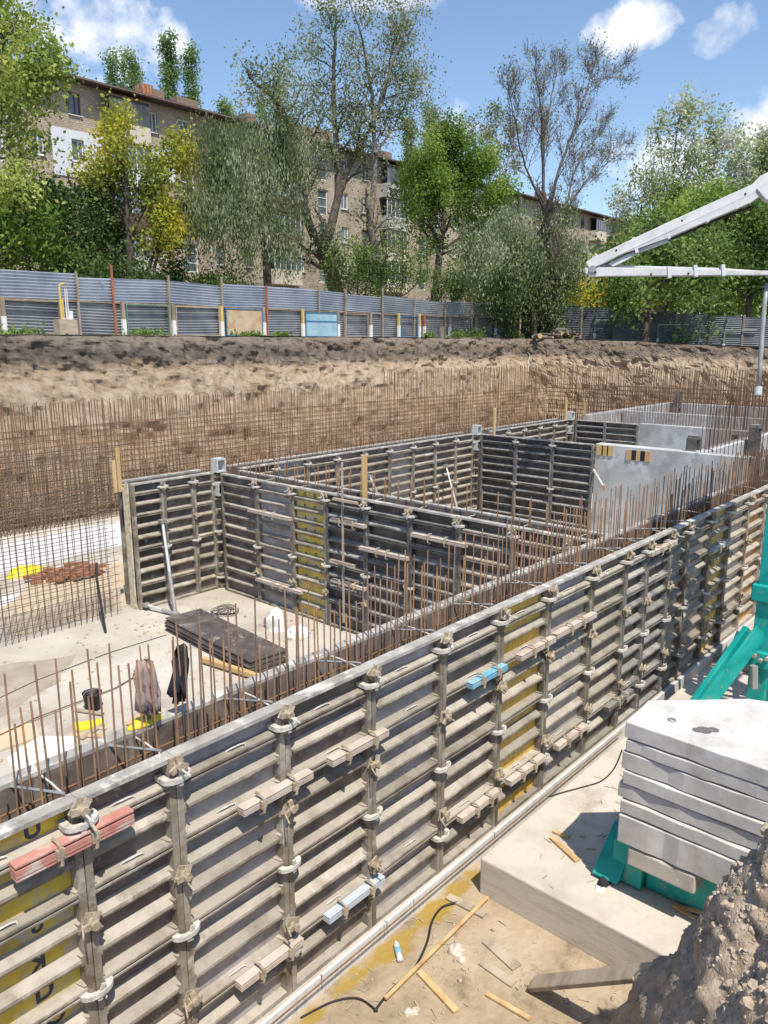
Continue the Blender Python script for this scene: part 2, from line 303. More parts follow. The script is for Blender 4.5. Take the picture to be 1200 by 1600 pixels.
def bank_mat():
    m = bpy.data.materials.new('bank_soil'); m.use_nodes = True; nt = m.node_tree; N = nt.nodes; L = nt.links; bs = N['Principled BSDF']; bs.inputs['Roughness'].default_value = .95
    g = N.new('ShaderNodeNewGeometry'); sp = N.new('ShaderNodeSeparateXYZ'); L.new(g.outputs['Position'], sp.inputs[0])
    n1 = N.new('ShaderNodeTexNoise'); n1.inputs['Scale'].default_value = .45; n1.inputs['Detail'].default_value = 6; L.new(g.outputs['Position'], n1.inputs['Vector'])
    n2 = N.new('ShaderNodeTexNoise'); n2.inputs['Scale'].default_value = 2.2; n2.inputs['Detail'].default_value = 11; n2.inputs['Roughness'].default_value = .78; L.new(g.outputs['Position'], n2.inputs['Vector'])
    mp = N.new('ShaderNodeMapping'); mp.inputs['Scale'].default_value = (2.6, 2.6, .18); L.new(g.outputs['Position'], mp.inputs['Vector'])
    n3 = N.new('ShaderNodeTexNoise'); n3.inputs['Scale'].default_value = 1.2; n3.inputs['Detail'].default_value = 7; L.new(mp.outputs[0], n3.inputs['Vector'])
    def mth(op, a, b, clamp=False):
        n = N.new('ShaderNodeMath'); n.operation = op; n.use_clamp = clamp
        for i, v in enumerate((a, b)):
            if isinstance(v, (int, float)): n.inputs[i].default_value = v
            else: L.new(v, n.inputs[i])
        return n.outputs[0]
    z = mth('ADD', mth('ADD', sp.outputs['Z'], mth('MULTIPLY', mth('SUBTRACT', n1.outputs[0], .5), .7)), mth('ADD', mth('MULTIPLY', mth('SUBTRACT', n2.outputs[0], .5), .5), mth('MULTIPLY', mth('SUBTRACT', n3.outputs[0], .5), 1.3)))
    k = mth('MULTIPLY', mth('ADD', z, 1.10), 2.6, True)
    dark = ramp(N, [(.3, (.085, .066, .053)), (.5, (.175, .14, .112)), (.70, (.33, .27, .215))]); L.new(n2.outputs[0], dark.inputs[0])
    tan = ramp(N, [(.3, (.38, .275, .18)), (.47, (.50, .375, .26)), (.66, (.61, .49, .365))]); L.new(n3.outputs[0], tan.inputs[0])
    mx = N.new('ShaderNodeMix'); mx.data_type = 'RGBA'; L.new(k, mx.inputs[0]); L.new(tan.outputs[0], mx.inputs[6]); L.new(dark.outputs[0], mx.inputs[7])
    lip = mth('MULTIPLY', mth('ADD', z, .22), 3.5, True)
    mxl = N.new('ShaderNodeMix'); mxl.data_type = 'RGBA'; L.new(lip, mxl.inputs[0]); L.new(mx.outputs[2], mxl.inputs[6]); mxl.inputs[7].default_value = (.29, .235, .185, 1); mx = mxl
    # an ochre seam near the top further along the cut
    band = mth('MULTIPLY', mth('SUBTRACT', .10, mth('ABSOLUTE', mth('ADD', z, .28), 0)), 7, True)
    band = mth('MULTIPLY', band, mth('MULTIPLY', mth('SUBTRACT', sp.outputs['X'], 24), .25, True))
    mx2 = N.new('ShaderNodeMix'); mx2.data_type = 'RGBA'; L.new(band, mx2.inputs[0]); L.new(mx.outputs[2], mx2.inputs[6]); mx2.inputs[7].default_value = (.33, .215, .13, 1)
    L.new(mx2.outputs[2], bs.inputs['Base Color'])
    bp = N.new('ShaderNodeBump'); bp.inputs['Strength'].default_value = 1.0; bp.inputs['Distance'].default_value = .35; L.new(n2.outputs[0], bp.inputs['Height']); L.new(bp.outputs[0], bs.inputs['Normal'])
    return m
M['bank'] = bank_mat()

def brick_mat():
    m = bpy.data.materials.new('silicate_brick'); m.use_nodes = True; nt = m.node_tree; N = nt.nodes; L = nt.links; bs = N['Principled BSDF']; bs.inputs['Roughness'].default_value = .9
    tc = N.new('ShaderNodeTexCoord'); mp = N.new('ShaderNodeMapping'); mp.inputs['Rotation'].default_value = (math.radians(-90), 0, 0); L.new(tc.outputs['Object'], mp.inputs['Vector'])
    br = N.new('ShaderNodeTexBrick'); br.inputs['Scale'].default_value = 1; br.inputs['Brick Width'].default_value = .30; br.inputs['Row Height'].default_value = .13; br.inputs['Mortar Size'].default_value = .016
    br.inputs['Color1'].default_value = (.42, .36, .295, 1); br.inputs['Color2'].default_value = (.53, .47, .395, 1); br.inputs['Mortar'].default_value = (.27, .22, .175, 1)
    L.new(mp.outputs[0], br.inputs['Vector'])
    nz = N.new('ShaderNodeTexNoise'); nz.inputs['Scale'].default_value = .35; nz.inputs['Detail'].default_value = 8; L.new(tc.outputs['Object'], nz.inputs['Vector'])
    cr = ramp(N, [(.3, (.72, .68, .64)), (.7, (1.12, 1.08, 1.04))]); L.new(nz.outputs[0], cr.inputs[0])
    mx = N.new('ShaderNodeMix'); mx.data_type = 'RGBA'; mx.blend_type = 'MULTIPLY'; mx.inputs[0].default_value = 1; L.new(br.outputs[0], mx.inputs[6]); L.new(cr.outputs[0], mx.inputs[7])
    L.new(mx.outputs[2], bs.inputs['Base Color'])
    return m
M['brick'] = brick_mat()

def leaf_mat(name, a, b, c, trans=.35):
    m = bpy.data.materials.new(name); m.use_nodes = True; nt = m.node_tree; N = nt.nodes; L = nt.links; bs = N['Principled BSDF']; bs.inputs['Roughness'].default_value = .6; bs.inputs['Specular IOR Level'].default_value = .25
    at = N.new('ShaderNodeAttribute'); at.attribute_name = 'tint'
    cr = ramp(N, [(0, a), (.5, b), (1, c)]); L.new(at.outputs['Fac'], cr.inputs[0]); L.new(cr.outputs[0], bs.inputs['Base Color'])
    tr = N.new('ShaderNodeBsdfTranslucent'); L.new(cr.outputs[0], tr.inputs[0])
    ms = N.new('ShaderNodeMixShader'); ms.inputs[0].default_value = trans; L.new(bs.outputs[0], ms.inputs[1]); L.new(tr.outputs[0], ms.inputs[2])
    L.new(ms.outputs[0], N['Material Output'].inputs[0])
    return m
LM = {
 'light': leaf_mat('leaf_light_green', (.14, .22, .045), (.30, .38, .08), (.50, .55, .16), .45),
 'bright': leaf_mat('leaf_bright_green', (.10, .19, .03), (.20, .33, .06), (.36, .48, .11), .5),
 'mid': leaf_mat('leaf_mid_green', (0.085, 0.150, 0.039), (0.150, 0.247, 0.058), (0.260, 0.351, 0.104), .4),
 'dark': leaf_mat('leaf_dark_green', (0.058, 0.104, 0.033), (0.104, 0.169, 0.046), (0.182, 0.247, 0.091), .35),
 'yellow': leaf_mat('leaf_yellow_green', (.20, .27, .05), (.42, .44, .07), (.62, .54, .07), .45),
 'gold': leaf_mat('leaf_golden', (0.390, 0.364, 0.039), (0.620, 0.546, 0.052), (0.620, 0.620, 0.091), .45),
 'silver': leaf_mat('leaf_silver_green', (.115, .16, .06), (.21, .27, .12), (.42, .45, .30), .4),
 'olive': leaf_mat('leaf_olive', (0.156, 0.182, 0.072), (0.260, 0.286, 0.117), (0.377, 0.377, 0.195), .4),
 'pale': leaf_mat('leaf_pale_blossom', (0.260, 0.325, 0.143), (0.455, 0.507, 0.273), (0.620, 0.620, 0.572), .4),
 'poplar': leaf_mat('leaf_poplar', (.12, .21, .07), (.20, .31, .11), (.30, .40, .17), .45),
}

# ------------------------------------------------------------------ ground, pit, banks
ZT, ZB, ZFLOOR, ZG = -3.14, -6.14, -6.15, -6.34
def sm(a, b, x):
    t = min(1, max(0, (x - a) / (b - a))); return t * t * (3 - 2 * t)
def gz(x, y):
    z = .28 - 1.05 * sm(44, 50, x) * (1 - sm(12, 28, y))
    z = z * sm(-9, -3, y) + (-1.75) * (1 - sm(-9, -3, y)) if y < 3 else z
    return z
XL, XR, YF, YN = -32.0, 47.0, 29.0, -8.0
def build_ground():
    xs = [-1600, -600, -250, -110, -60] + [XL + (XR - XL) * i / 24 for i in range(25)] + [50, 55, 62, 72, 90, 130, 250, 600, 1600]
    ys = [-1600, -600, -200, -80, -40, -20] + [YN + (YF - YN) * i / 16 for i in range(17)] + [31, 34, 40, 60, 110, 250, 600, 1600]
    b = MB(); idx = {}
    for i, x in enumerate(xs):
        for j, y in enumerate(ys):
            idx[i, j] = len(b.v); b.v.append((x, y, gz(x, y) + (mnoise.noise((x * .3, y * .3, 0)) * .06 if 28.9 < y < 60 else 0)))
    for i in range(len(xs) - 1):
        for j in range(len(ys) - 1):
            if xs[i] >= XL - .01 and xs[i+1] <= XR + .01 and ys[j] >= YN - .01 and ys[j+1] <= YF + .01: continue
            b.f.append((idx[i, j], idx[i+1, j], idx[i+1, j+1], idx[i, j+1]))
    struct('ground', b, M['ground'])
    b = MB(); b.v = [(XL - 2, YN - 6, ZG), (XR + 2, YN - 6, ZG), (XR + 2, YF + 2, ZG), (XL - 2, YF + 2, ZG)]; b.f = [(0, 1, 2, 3)]
    struct('pit_floor', b, M['pit_soil'])
build_ground()

def bank(path_fn, n, name, prof, seed, m=44):
    b = MB()
    for i in range(n + 1):
        u = i / n
        for j in range(m + 1):
            t = j / m
            k = t * (len(prof) - 1); a = min(int(k), len(prof) - 2); fr = k - a
            off = prof[a][0] * (1 - fr) + prof[a+1][0] * fr; zz = prof[a][1] * (1 - fr) + prof[a+1][1] * fr
            x, y, (nx, ny) = path_fn(u, off)
            gzv = gz(x, y)
            z = gzv - .28 + zz if t < .02 else zz + (gzv - .28) * (1 - t)
            if .01 < t < .97:
                d = mnoise.fractal((x * .55 + seed, y * .55, z * .9), .8, 2.1, 5) * .30 + mnoise.noise((x * 1.9, y * 1.9, z * .2 + seed)) * .20 + mnoise.noise((x * 5, y * 5, z * .5 + seed)) * .07 + mnoise.noise((x * 2.6, y * 2.6, z * 3.2 + seed)) * .13 * (1.4 if z > -1.5 else .7) + mnoise.noise((x * 6, y * 6, z * 6 + seed)) * .06
                w = min(1, t * 8)
                x += nx * d * w; y += ny * d * w; z += mnoise.noise((x * .9, y * .9, seed)) * .12 * w
            else:
                z += mnoise.noise((x * .7, y * .7, seed)) * .05
            b.v.append((x, y, z))
    for i in range(n):
        for j in range(m):
            p = i * (m + 1) + j; b.f.append((p, p + 1, p + m + 2, p + m + 1))
    struct(name, b, M['bank'])
PROF = [(-.05, .28), (.1, .10), (.25, -.15), (.45, -.6), (.6, -1.0), (.85, -1.4), (1.25, -1.9), (1.55, -2.5), (1.9, -3.4), (2.2, -4.4), (2.6, -5.6), (2.8, -6.5)]
bank(lambda u, o: (XL + o + u * (XR - o - (XL + o)), YF - o, (0, -1)), 620, 'excavation_bank', PROF, 3.0)
PROF2 = [(-.05, .28), (.1, .10), (.3, -.15), (.6, -.5), (.9, -.9), (1.1, -1.4), (1.4, -1.9), (1.7, -2.5), (2.0, -3.4), (2.3, -4.4), (2.6, -5.6), (2.8, -6.5)]
bank(lambda u, o: (XR - o, YF - o - u * (YF - o - YN), (-1, 0)), 260, 'excavation_bank', PROF2, 9.0)
bank(lambda u, o: (XL + o, YF - o - u * (YF - o - YN), (1, 0)), 60, 'excavation_bank', PROF2, 19.0)

# near bank under the camera: a slope of dug clay interpolated through surveyed points
def build_near_bank():
    C = [(5.70, 2.37, -6.12), (5.40, 1.98, -5.10), (5.24, 1.50, -4.15), (5.18, 1.16, -3.33), (5.2, .95, -2.75), (5.25, .6, -2.75), (5.3, 0, -2.7),
         (6.25, 2.5, -6.4), (6.15, 1.95, -6.3), (6.3, 1.5, -6.1), (6.4, 1.0, -5.8), (6.6, .4, -5.5), (8, .0, -6.3), (8, -1.2, -4.6), (11, 0, -6.4), (11, -1.5, -4.6), (16, 0, -6.4), (16, -1.5, -4.6), (24, 0, -6.4), (24, -1.5, -4.6), (47, 0, -6.4), (47, -1.5, -4.6),
         (8, -2.6, -2.2), (12, -2.8, -2.2), (24, -2.8, -2.2), (47, -2.8, -2.2), (6.6, -.8, -3.0),
         (3.82, .73, -3.55), (4.5, 1.20, -3.85), (4.9, 1.78, -5.0), (4.85, 1.35, -3.98), (4.6, 1.0, -3.6), (4.9, 1.05, -3.35), (5.2, 2.3, -6.25), (4.4, 1.9, -6.0), (4.2, .6, -3.2), (4.5, .2, -3.05),
         (4.5, 2.3, -6.45), (3.0, 1.9, -6.45), (1, 1.8, -6.45), (-4, 1.8, -6.45), (-14, 1.8, -6.45), (-32, 1.8, -6.45), (3, .9, -4.0), (1, .8, -4.2), (-4, .8, -4.2), (-14, .8, -4.2), (-32, .8, -4.2),
         (3, -.1, -3.0), (1, -.1, -2.6), (-4, -.1, -1.8), (-14, -.1, -1.8), (-32, -.1, -1.8)]
    for x in (-32, -14, -4, 0, 3, 6, 12, 24, 47):
        C += [(x, -4, -2.3 if 0 <= x <= 6 else -1.78), (x, -8.05, -1.75)]
    C = np.array(C, float); A = np.linalg.norm(C[:, None, :2] - C[None, :, :2], axis=2)
    n = len(C); K = np.zeros((n + 3, n + 3)); K[:n, :n] = A; K[:n, n] = 1; K[:n, n+1:] = C[:, :2]; K[n, :n] = 1; K[n+1:, :n] = C[:, :2].T
    w = np.linalg.solve(K, np.r_[C[:, 2], 0, 0, 0])
    def f(P): return np.linalg.norm(P[:, None, :] - C[None, :, :2], axis=2) @ w[:n] + w[n] + P @ w[n+1:]
    xs = np.r_[np.linspace(-32, -4, 30)[:-1], np.linspace(-4, 2.6, 40)[:-1], np.linspace(2.6, 7.4, 230), np.linspace(7.4, 16, 50)[1:], np.linspace(16, 47, 30)[1:]]
    ys = np.r_[np.linspace(-8.05, -2.9, 12)[:-1], np.linspace(-2.9, -.4, 40)[:-1], np.linspace(-.4, 2.75, 160)]
    P = np.array([(x, y) for x in xs for y in ys]); z = np.clip(f(P), -6.46, -1.5)
    b = MB(); ny = len(ys); Zg = z.reshape(len(xs), ny); gx = np.gradient(Zg, xs, axis=0); gy = np.gradient(Zg, ys, axis=1)
    NG = {(i, j): (float(gx[i, j]), float(gy[i, j])) for i in range(len(xs)) for j in range(ny)}
    for q_, ((x, y), zz) in enumerate(zip(P, z)):
        i_, j_ = divmod(q_, ny)
        x, y, zz = float(x), float(y), float(zz)
        if zz > -6.3:
            a = min(1, (zz + 6.35) * 1.2); e = .03; g_ = NG[(i_, j_)]
            nrm = Vector((-g_[0], -g_[1], 1)).normalized(); p = Vector((x, y, zz))
            fine = 1.0 if 3 < x < 7.2 else .5
            d = mnoise.fractal(p * 1.1, .8, 2.1, 4) * .10 + mnoise.noise(p * 3.3) * .06 + fine * (mnoise.noise(p * 7.5) * .022 + mnoise.noise((p.x * 4, p.y * 4, p.z * 15)) * .035 + mnoise.noise(p * 15) * .026 + mnoise.noise(p * 33) * .020)
            p = p + nrm * (d * a); x, y, zz = p.x, p.y, p.z
        b.v.append((x, y, zz))
    for i in range(len(xs) - 1):
        for j in range(ny - 1):
            p = i * ny + j; b.f.append((p, p + ny, p + ny + 1, p + 1))
    struct('near_bank', b, M['near_soil'], True)
    from mathutils.bvhtree import BVHTree
    tree_ = BVHTree.FromPolygons(b.v, b.f)
    def hit(x, y):
        h = tree_.ray_cast(Vector((x, y, 5)), Vector((0, 0, -1)))
        return h[0].z if h[0] else -9
    return hit
near_z = build_near_bank()

def stone(b, c, r, rnd):
    b0 = len(b.v)
    sx, sy, sz = [r * rnd.uniform(.7, 1.25) for _ in range(3)]
    ph = (1 + 5 ** .5) / 2
    ico = [(-1, ph, 0), (1, ph, 0), (-1, -ph, 0), (1, -ph, 0), (0, -1, ph), (0, 1, ph), (0, -1, -ph), (0, 1, -ph), (ph, 0, -1), (ph, 0, 1), (-ph, 0, -1), (-ph, 0, 1)]
    fs = [(0, 11, 5), (0, 5, 1), (0, 1, 7), (0, 7, 10), (0, 10, 11), (1, 5, 9), (5, 11, 4), (11, 10, 2), (10, 7, 6), (7, 1, 8), (3, 9, 4), (3, 4, 2), (3, 2, 6), (3, 6, 8), (3, 8, 9), (4, 9, 5), (2, 4, 11), (6, 2, 10), (8, 6, 7), (9, 8, 1)]
    rot = Matrix.Rotation(rnd.uniform(0, 6.28), 3, 'Z') @ Matrix.Rotation(rnd.uniform(0, 6.28), 3, 'X')
    for (x, y, z) in ico:
        v = rot @ Vector((x * sx, y * sy, z * sz)) * (.53 * rnd.uniform(.8, 1.15)); b.v.append((c[0] + v.x, c[1] + v.y, c[2] + v.z))
    for f in fs: b.f.append(tuple(b0 + k for k in f))
def rubble_field():
    b = MB(); rr = random.Random(3)
    for k in range(2600):
        x = rr.uniform(3.3, 5.3); y = .30 + (x - 3.4) * .52 + rr.gauss(0, .34)
        if y > .62 + (x - 3.4) * .55 + rr.gauss(0, .08): continue
        z = near_z(x, y); r = min(.034, .0055 * math.exp(abs(rr.gauss(0, .8))))
        stone(b, (x, y, z + r * .15), r, rr)
    for k in range(60):
        x = rr.uniform(3.6, 5.6); y = rr.uniform(.6, 2.2); z = near_z(x, y)
        if z < -6.2: continue
        r = min(.02, .006 * math.exp(abs(rr.gauss(0, .6)))); stone(b, (x, y, z + r * .15), r, rr)
    tag(b.build('rubble', M['rubble']), 'loose heap of small pale clods and stones on the near bank', 'rubble', kind='stuff')
    b = MB()
    for k in range(700):
        x = rr.uniform(2.5, 14); y = rr.uniform(1.8, 4.7)
        if x > 6.4 and y < 4.3: continue
        r = rr.choice((.008, .012, .018, .03)); stone(b, (x, y, ZG + r * .3), r, rr)
    tag(b.build('gravel', M['rubble']), 'small stones and clods strewn over the pit floor beside the wall', 'gravel', kind='stuff')
rubble_field()

# raft slab, edge, blinding patches
b = MB().box(-30, 43.6, 4.80, 26.0, ZG - .1, ZFLOOR); struct('foundation_slab', b, M['raft'])
b = MB().box(-30, 43.6, 4.765, 4.797, ZG - .05, ZFLOOR + .006); struct('foundation_slab_edge', b, M['raft_edge'])
def patch(name, pts, mat, z):
    b = MB()
    n = len(pts); c = Vector((sum(p[0] for p in pts) / n, sum(p[1] for p in pts) / n))
    ring = []
    for i in range(n):
        a = Vector(pts[i]); d = Vector(pts[(i + 1) % n])
        for k in range(8):
            p = a.lerp(d, k / 8); p += (p - c).normalized() * mnoise.noise((p.x * 1.5, p.y * 1.5, z * 30)) * .22; ring.append(p)
    b.v = [(p.x, p.y, z) for p in ring]; b.f = [tuple(range(len(ring)))]
    struct(name, b, mat)
patch('pale_floor_patch', [(3.5, 17.6), (9.5, 17.4), (9.0, 19.0), (4, 19.3)], M['blinding'], ZFLOOR + .004)
patch('pale_floor_patch', [(7.5, 21.0), (14.2, 21.8), (13.8, 24.6), (7.0, 24.4)], M['blinding'], ZFLOOR + .004)
M['wet'] = nmat('damp_concrete', S((.27, .23, .18), (.34, .29, .23), (.42, .37, .30)), 1.5, .7)
patch('damp_floor_patch', [(4.0, 12.6), (5.9, 13.3), (6.7, 14.3), (5.4, 14.9), (3.5, 14.6)], M['wet'], ZFLOOR + .004)
M['sandy'] = nmat('sandy_floor', S((.42, .33, .23), (.52, .42, .30)), 1.5, .9)
patch('sandy_floor_patch', [(6.2, 16.2), (9.6, 16.2), (12, 19.2), (9, 20.6), (6.5, 18)], M['sandy'], ZFLOOR + .008)

# ------------------------------------------------------------------ formwork
H = 3.0
RIBS = [.24, .49, .75, 1.02, 1.29, 1.55, 1.82, 2.10, 2.40, 2.68]
GROOVE = {0, 2, 5, 8}
cacheF, cacheR, cacheB, cacheS = {}, {}, {}, {}
def frame_mesh(W, mk, full=True):
    k = (round(W, 2), mk)
    if k in cacheF: return cacheF[k]
    b = MB(); e = .062; dp = .12
    for x0, x1 in ((0.004, e), (W - e, W - .004)):
        b.box(x0, x1, -dp, 0, -H, -.036)
        # small outer flange and gussets
    for x0, sgn in ((e, 1), (W - e, -1)):
        for zr in RIBS:
            x1 = x0 + sgn * .05
            b.hexa([(min(x0, x1), -.02, -zr - .045), (max(x0, x1), -.02, -zr - .045), (max(x0, x1), -.02, -zr + .04), (min(x0, x1), -.02, -zr + .04)] +
                   [(x0 if x0 < x1 else x1 + .03, -.112, -zr - .045), (x0 + .02 if x0 < x1 else x0, -.112, -zr - .045), (x0 + .02 if x0 < x1 else x0, -.112, -zr + .04), (x0 if x0 < x1 else x1 + .03, -.112, -zr + .04)])
    b.box(e, W - e, -.115, 0, -H, -H + .045)
    me = b.mesh('frame', M[mk]); cacheF[k] = me; return me
def top_mesh(W):
    k = round(W, 2)
    if k not in cacheB: cacheB[k] = MB().box(.002, W - .002, -.125, 0.0, -.036, 0).mesh('top_rail', M['rail_top'])
    return cacheB[k]
def rib_mesh(W, g, mk):
    k = (round(W, 2), g, mk)
    if k in cacheR: return cacheR[k]
    b = MB(); e = .062
    fn = lambda y, z, x: (x, y, z)
    if g:
        b.prism([(-.018, .035), (-.118, .022), (-.122, .012), (-.122, -.006), (-.018, -.006)], e, W - e, fn)
        b.box(e, W - e, -.095, -.018, -.028, -.0062)
        b.prism([(-.018, -.028), (-.121, -.028), (-.121, -.045), (-.018, -.045)], e, W - e, fn)
    else:
        b.prism([(-.018, .060), (-.085, .026), (-.105, .012), (-.110, -.010), (-.105, -.030), (-.09, -.042), (-.018, -.052)], e, W - e, fn)
    me = b.mesh('rib', M[mk]); cacheR[k] = me; return me
def face_mesh(W, fk):
    k = (round(W, 2), fk)
    if k not in cacheS: cacheS[k] = MB().box(.062, W - .062, -.0178, -.002, -H + .045, -.036).mesh('face_sheet', M[fk])
    return cacheS[k]
hm = MB().tube([(-.09, -.07, .05), (-.09, -.07, .075), (-.05, -.08, .085), (.05, -.08, .085), (.09, -.085, .08), (.09, -.1, .05)], .008, 5).mesh('handle', M['cast'], True)
def panel(loc, rotz, W, fk, mk, label, group, detail=True, handle=False):
    t = thing('formwork_panel', label, 'formwork panel', loc, rotz, group)
    link('frame', frame_mesh(W, mk), t); link('top_rail', top_mesh(W), t); link('face_sheet', face_mesh(W, fk), t)
    if detail:
        for i, zr in enumerate(RIBS):
            r_ = link('rib', rib_mesh(W, i in GROOVE, mk), t, (0, 0, -zr))
            if handle and i in (0, 2, 8): link('handle', hm, r_, (W * R.uniform(.42, .58), 0, -.035))
    return t

# clamp collar and tie meshes (local: wall towards +y, joint at x=0)
def collar_mesh():
    b = MB(); n = 12; outer, inner, th = .128, .072, .020
    for k in range(n):
        a0 = math.pi * k / n; a1 = math.pi * (k + 1) / n
        P = lambda r, a, z: (-r * math.cos(a), -.13 - r * .62 * math.sin(a), z)
        b.hexa([P(inner, a0, -th), P(outer, a0, -th), P(outer, a1, -th), P(inner, a1, -th), P(inner, a0, th), P(outer, a0, th), P(outer, a1, th), P(inner, a1, th)])
    for s in (-1, 1): b.box(*sorted((s * inner, s * outer)), -.13, -.03, -th, th)
    return b.mesh('collar', M['cast'])
collar_me = collar_mesh()
wedge_me = MB().beam((.012, -.195, .075), (.0, -.19, -.055), .034, .016).mesh('wedge', M['cast'])
def nut_mesh():
    b = MB(); b.box(-.065, .065, -.150, -.134, -.065, .065)
    for k in range(3):
        a = math.radians(90 + 120 * k); d = Vector((math.cos(a), 0, math.sin(a))); p = Vector((0, -.19, 0))
        b.beam(p, p + d * .085 + Vector((0, .012, 0)), .05, .022, Vector((0, 1, 0)))
    b.tube([(0, -.15, 0), (0, -.225, 0)], .034, 8)
    return b.mesh('wing_nut', M['cast_brown'])
nut_me = nut_mesh()
rod_me = MB().tube([(0, -.33, -.03), (0, .3, .012), (0, .62, .0)], .0085, 6).mesh('tie_rod', M['cast'])
rod_short = MB().tube([(0, -.31, -.02), (0, -.1, .0)], .0085, 6).mesh('tie_rod', M['cast_brown'])

def collar(loc, rotz, label):
    t = thing('panel_clamp', label, 'clamp', loc, rotz, 'clamps on the panel joints')
    link('collar', collar_me, t); link('wedge', wedge_me, t).rotation_euler.y = R.uniform(-.3, .3)
def tie(loc, rotz, label, long=True):
    t = thing('tie_rod', label, 'tie rod', loc, rotz, 'tie rods with wing nuts')
    n = link('wing_nut', nut_me, t); n.rotation_euler.y = R.uniform(0, 2)
    rd = link('rod', rod_me if long else rod_short, t)
    if not long: rd.rotation_euler = (R.uniform(-.2, .2), 0, R.uniform(-.5, .5))
def waler_mesh(Lh, mk, kz=1.0):
    b = MB(); fn = lambda y, z, x: (x, y, z)
    prof = [(-.122, .055), (-.215, .055), (-.215, .042), (-.135, .042), (-.135, .022), (-.215, .022), (-.215, -.006), (-.122, -.006)]
    prof2 = [(-.122, -.010), (-.215, -.010), (-.215, -.034), (-.135, -.034), (-.135, -.045), (-.215, -.045), (-.215, -.058), (-.122, -.058)]
    prof = [(y_, z_ * kz) for y_, z_ in prof]; prof2 = [(y_, z_ * kz) for y_, z_ in prof2]
    b.prism(prof, -Lh / 2, Lh / 2, fn); b.prism(prof2, -Lh / 2, Lh / 2, fn)
    return b.mesh('channel', M[mk])
hook_me = MB().tube([(0, -.13, .075), (0, -.20, .085), (0, -.245, .06), (.005, -.25, .0), (0, -.245, -.07), (0, -.2, -.105), (.01, -.16, -.09)], .013, 6).box(-.028, .028, -.25, -.218, -.03, .045).mesh('hook', M['cast_brown'], False)
wcache = {}
def waler(loc, rotz, Lh, mk, label, ks=(-.18, .16)):
    k = (round(Lh, 2), mk)
    if k not in wcache: wcache[k] = waler_mesh(Lh, mk, 1.0 if mk == 'pink' else .62)
    t = thing('alignment_rail', label, 'alignment rail', loc, rotz, 'alignment rails across the panel joints')
    link('channel', wcache[k], t)
    for x in ks: link('hook', hook_me, t, (x + R.uniform(-.05, .05), 0, 0))

Y0 = 4.95
JX = [-2.5, -1.35, -.2, 1.02, 2.17, 2.95, 4.07, 5.21, 6.39, 7.55, 8.70, 9.94, 11.06, 11.87, 12.80, 13.60, 14.75, 15.85, 17.0, 18.15, 19.3, 20.5, 21.7, 22.9, 24.1, 25.3, 26.5, 27.7, 28.9, 30.1, 31.3, 33.7, 36.1, 38.5, 40.9, 42.6]
FC = {0: ('face_grey', 'frame'), 1: ('face_brown', 'frame'), 2: ('face_grey', 'frame'), 3: ('face_yellow', 'frame'), 4: ('face_brown', 'frame'), 5: ('face_grey', 'frame'), 6: ('face_brown', 'frame'), 7: ('face_grey', 'frame'), 8: ('face_brown', 'frame'),
      9: ('face_ochre', 'frame'), 10: ('face_grey', 'frame'), 11: ('face_brown', 'frame'), 12: ('face_dark', 'frame_dark'), 13: ('face_dark', 'frame_dark'), 14: ('face_cement', 'frame'), 15: ('face_cement', 'frame'), 16: ('face_yellow', 'frame'), 17: ('face_cement', 'frame'), 18: ('face_orange', 'frame'), 19: ('face_orange', 'frame')}
CN = {'face_grey': 'grey faced', 'face_brown': 'brown faced', 'face_yellow': 'yellow faced', 'face_ochre': 'ochre faced', 'face_dark': 'blackened', 'face_cement': 'cement crusted', 'face_orange': 'orange faced'}
fpan = {}
for i in range(len(JX) - 1):
    fk, mk = FC.get(i, (['face_cement', 'face_brown', 'face_grey'][i % 3], 'frame')); W = JX[i+1] - JX[i]
    n = i - 3
    lab = 'yellow faced formwork panel with dark stamped letters, start of the outer wall row in view' if n == 0 else f'{CN[fk]} formwork panel of the outer wall, {ORD[n]} beyond the lettered yellow one'.replace(', first beyond', ', next beyond') if n > 0 else f'{CN[fk]} formwork panel of the outer wall before the lettered yellow one'
    if i < 2: continue
    if n > 0: lab = f'{CN[fk]} formwork panel of the outer wall, {ORD[n-1]} after the lettered yellow one'
    fpan[i] = panel((JX[i], Y0, ZT), 0, W, fk, mk, lab, 'formwork panels of the outer wall', True, i < 14)
    if i >= 3:
        # the inner face of the same wall
        panel((JX[i+1], Y0 + .45, ZT + .004), math.pi, W, 'face_brown', 'frame', f'inner formwork panel of the front wall, {ORD[n]} along from the lettered yellow panel', 'inner formwork panels of the front wall', False)
# letters stamped on the yellow face
def letters(parent, spec, y=-.0195):
    for ch, x, z, s, rot in spec:
        cu = bpy.data.curves.new('letter', 'FONT'); cu.body = ch; cu.size = s; cu.extrude = .0008; cu.offset = .006; cu.align_x = 'CENTER'; cu.align_y = 'CENTER'
        tmp = bpy.data.objects.new('letter', cu); me = bpy.data.meshes.new_from_object(tmp); bpy.data.objects.remove(tmp)
        me.materials.append(M['letter'])
        o = link('letter', me, parent, (x, y, z)); o.rotation_euler = (math.radians(90), math.radians(rot), 0)
letters(fpan[3], [('U', .86, -.14, .17, 0), ('FP', .50, -.155, .13, 180), ('C', .90, -.375, .15, 0), ('n', .42, -.62, .16, 0), ('9', .45, -.88, .16, 0), ('o', .82, -.88, .15, 0), ('K', .80, -1.16, .17, 180), ('n', .40, -1.15, .16, 0), ('D', .82, -1.43, .19, 0), ('K', .46, -1.68, .17, 180), ('O', .88, -1.69, .18, 0), ('D', .60, -1.96, .18, 0), ('K', .86, -2.26, .17, 0)])

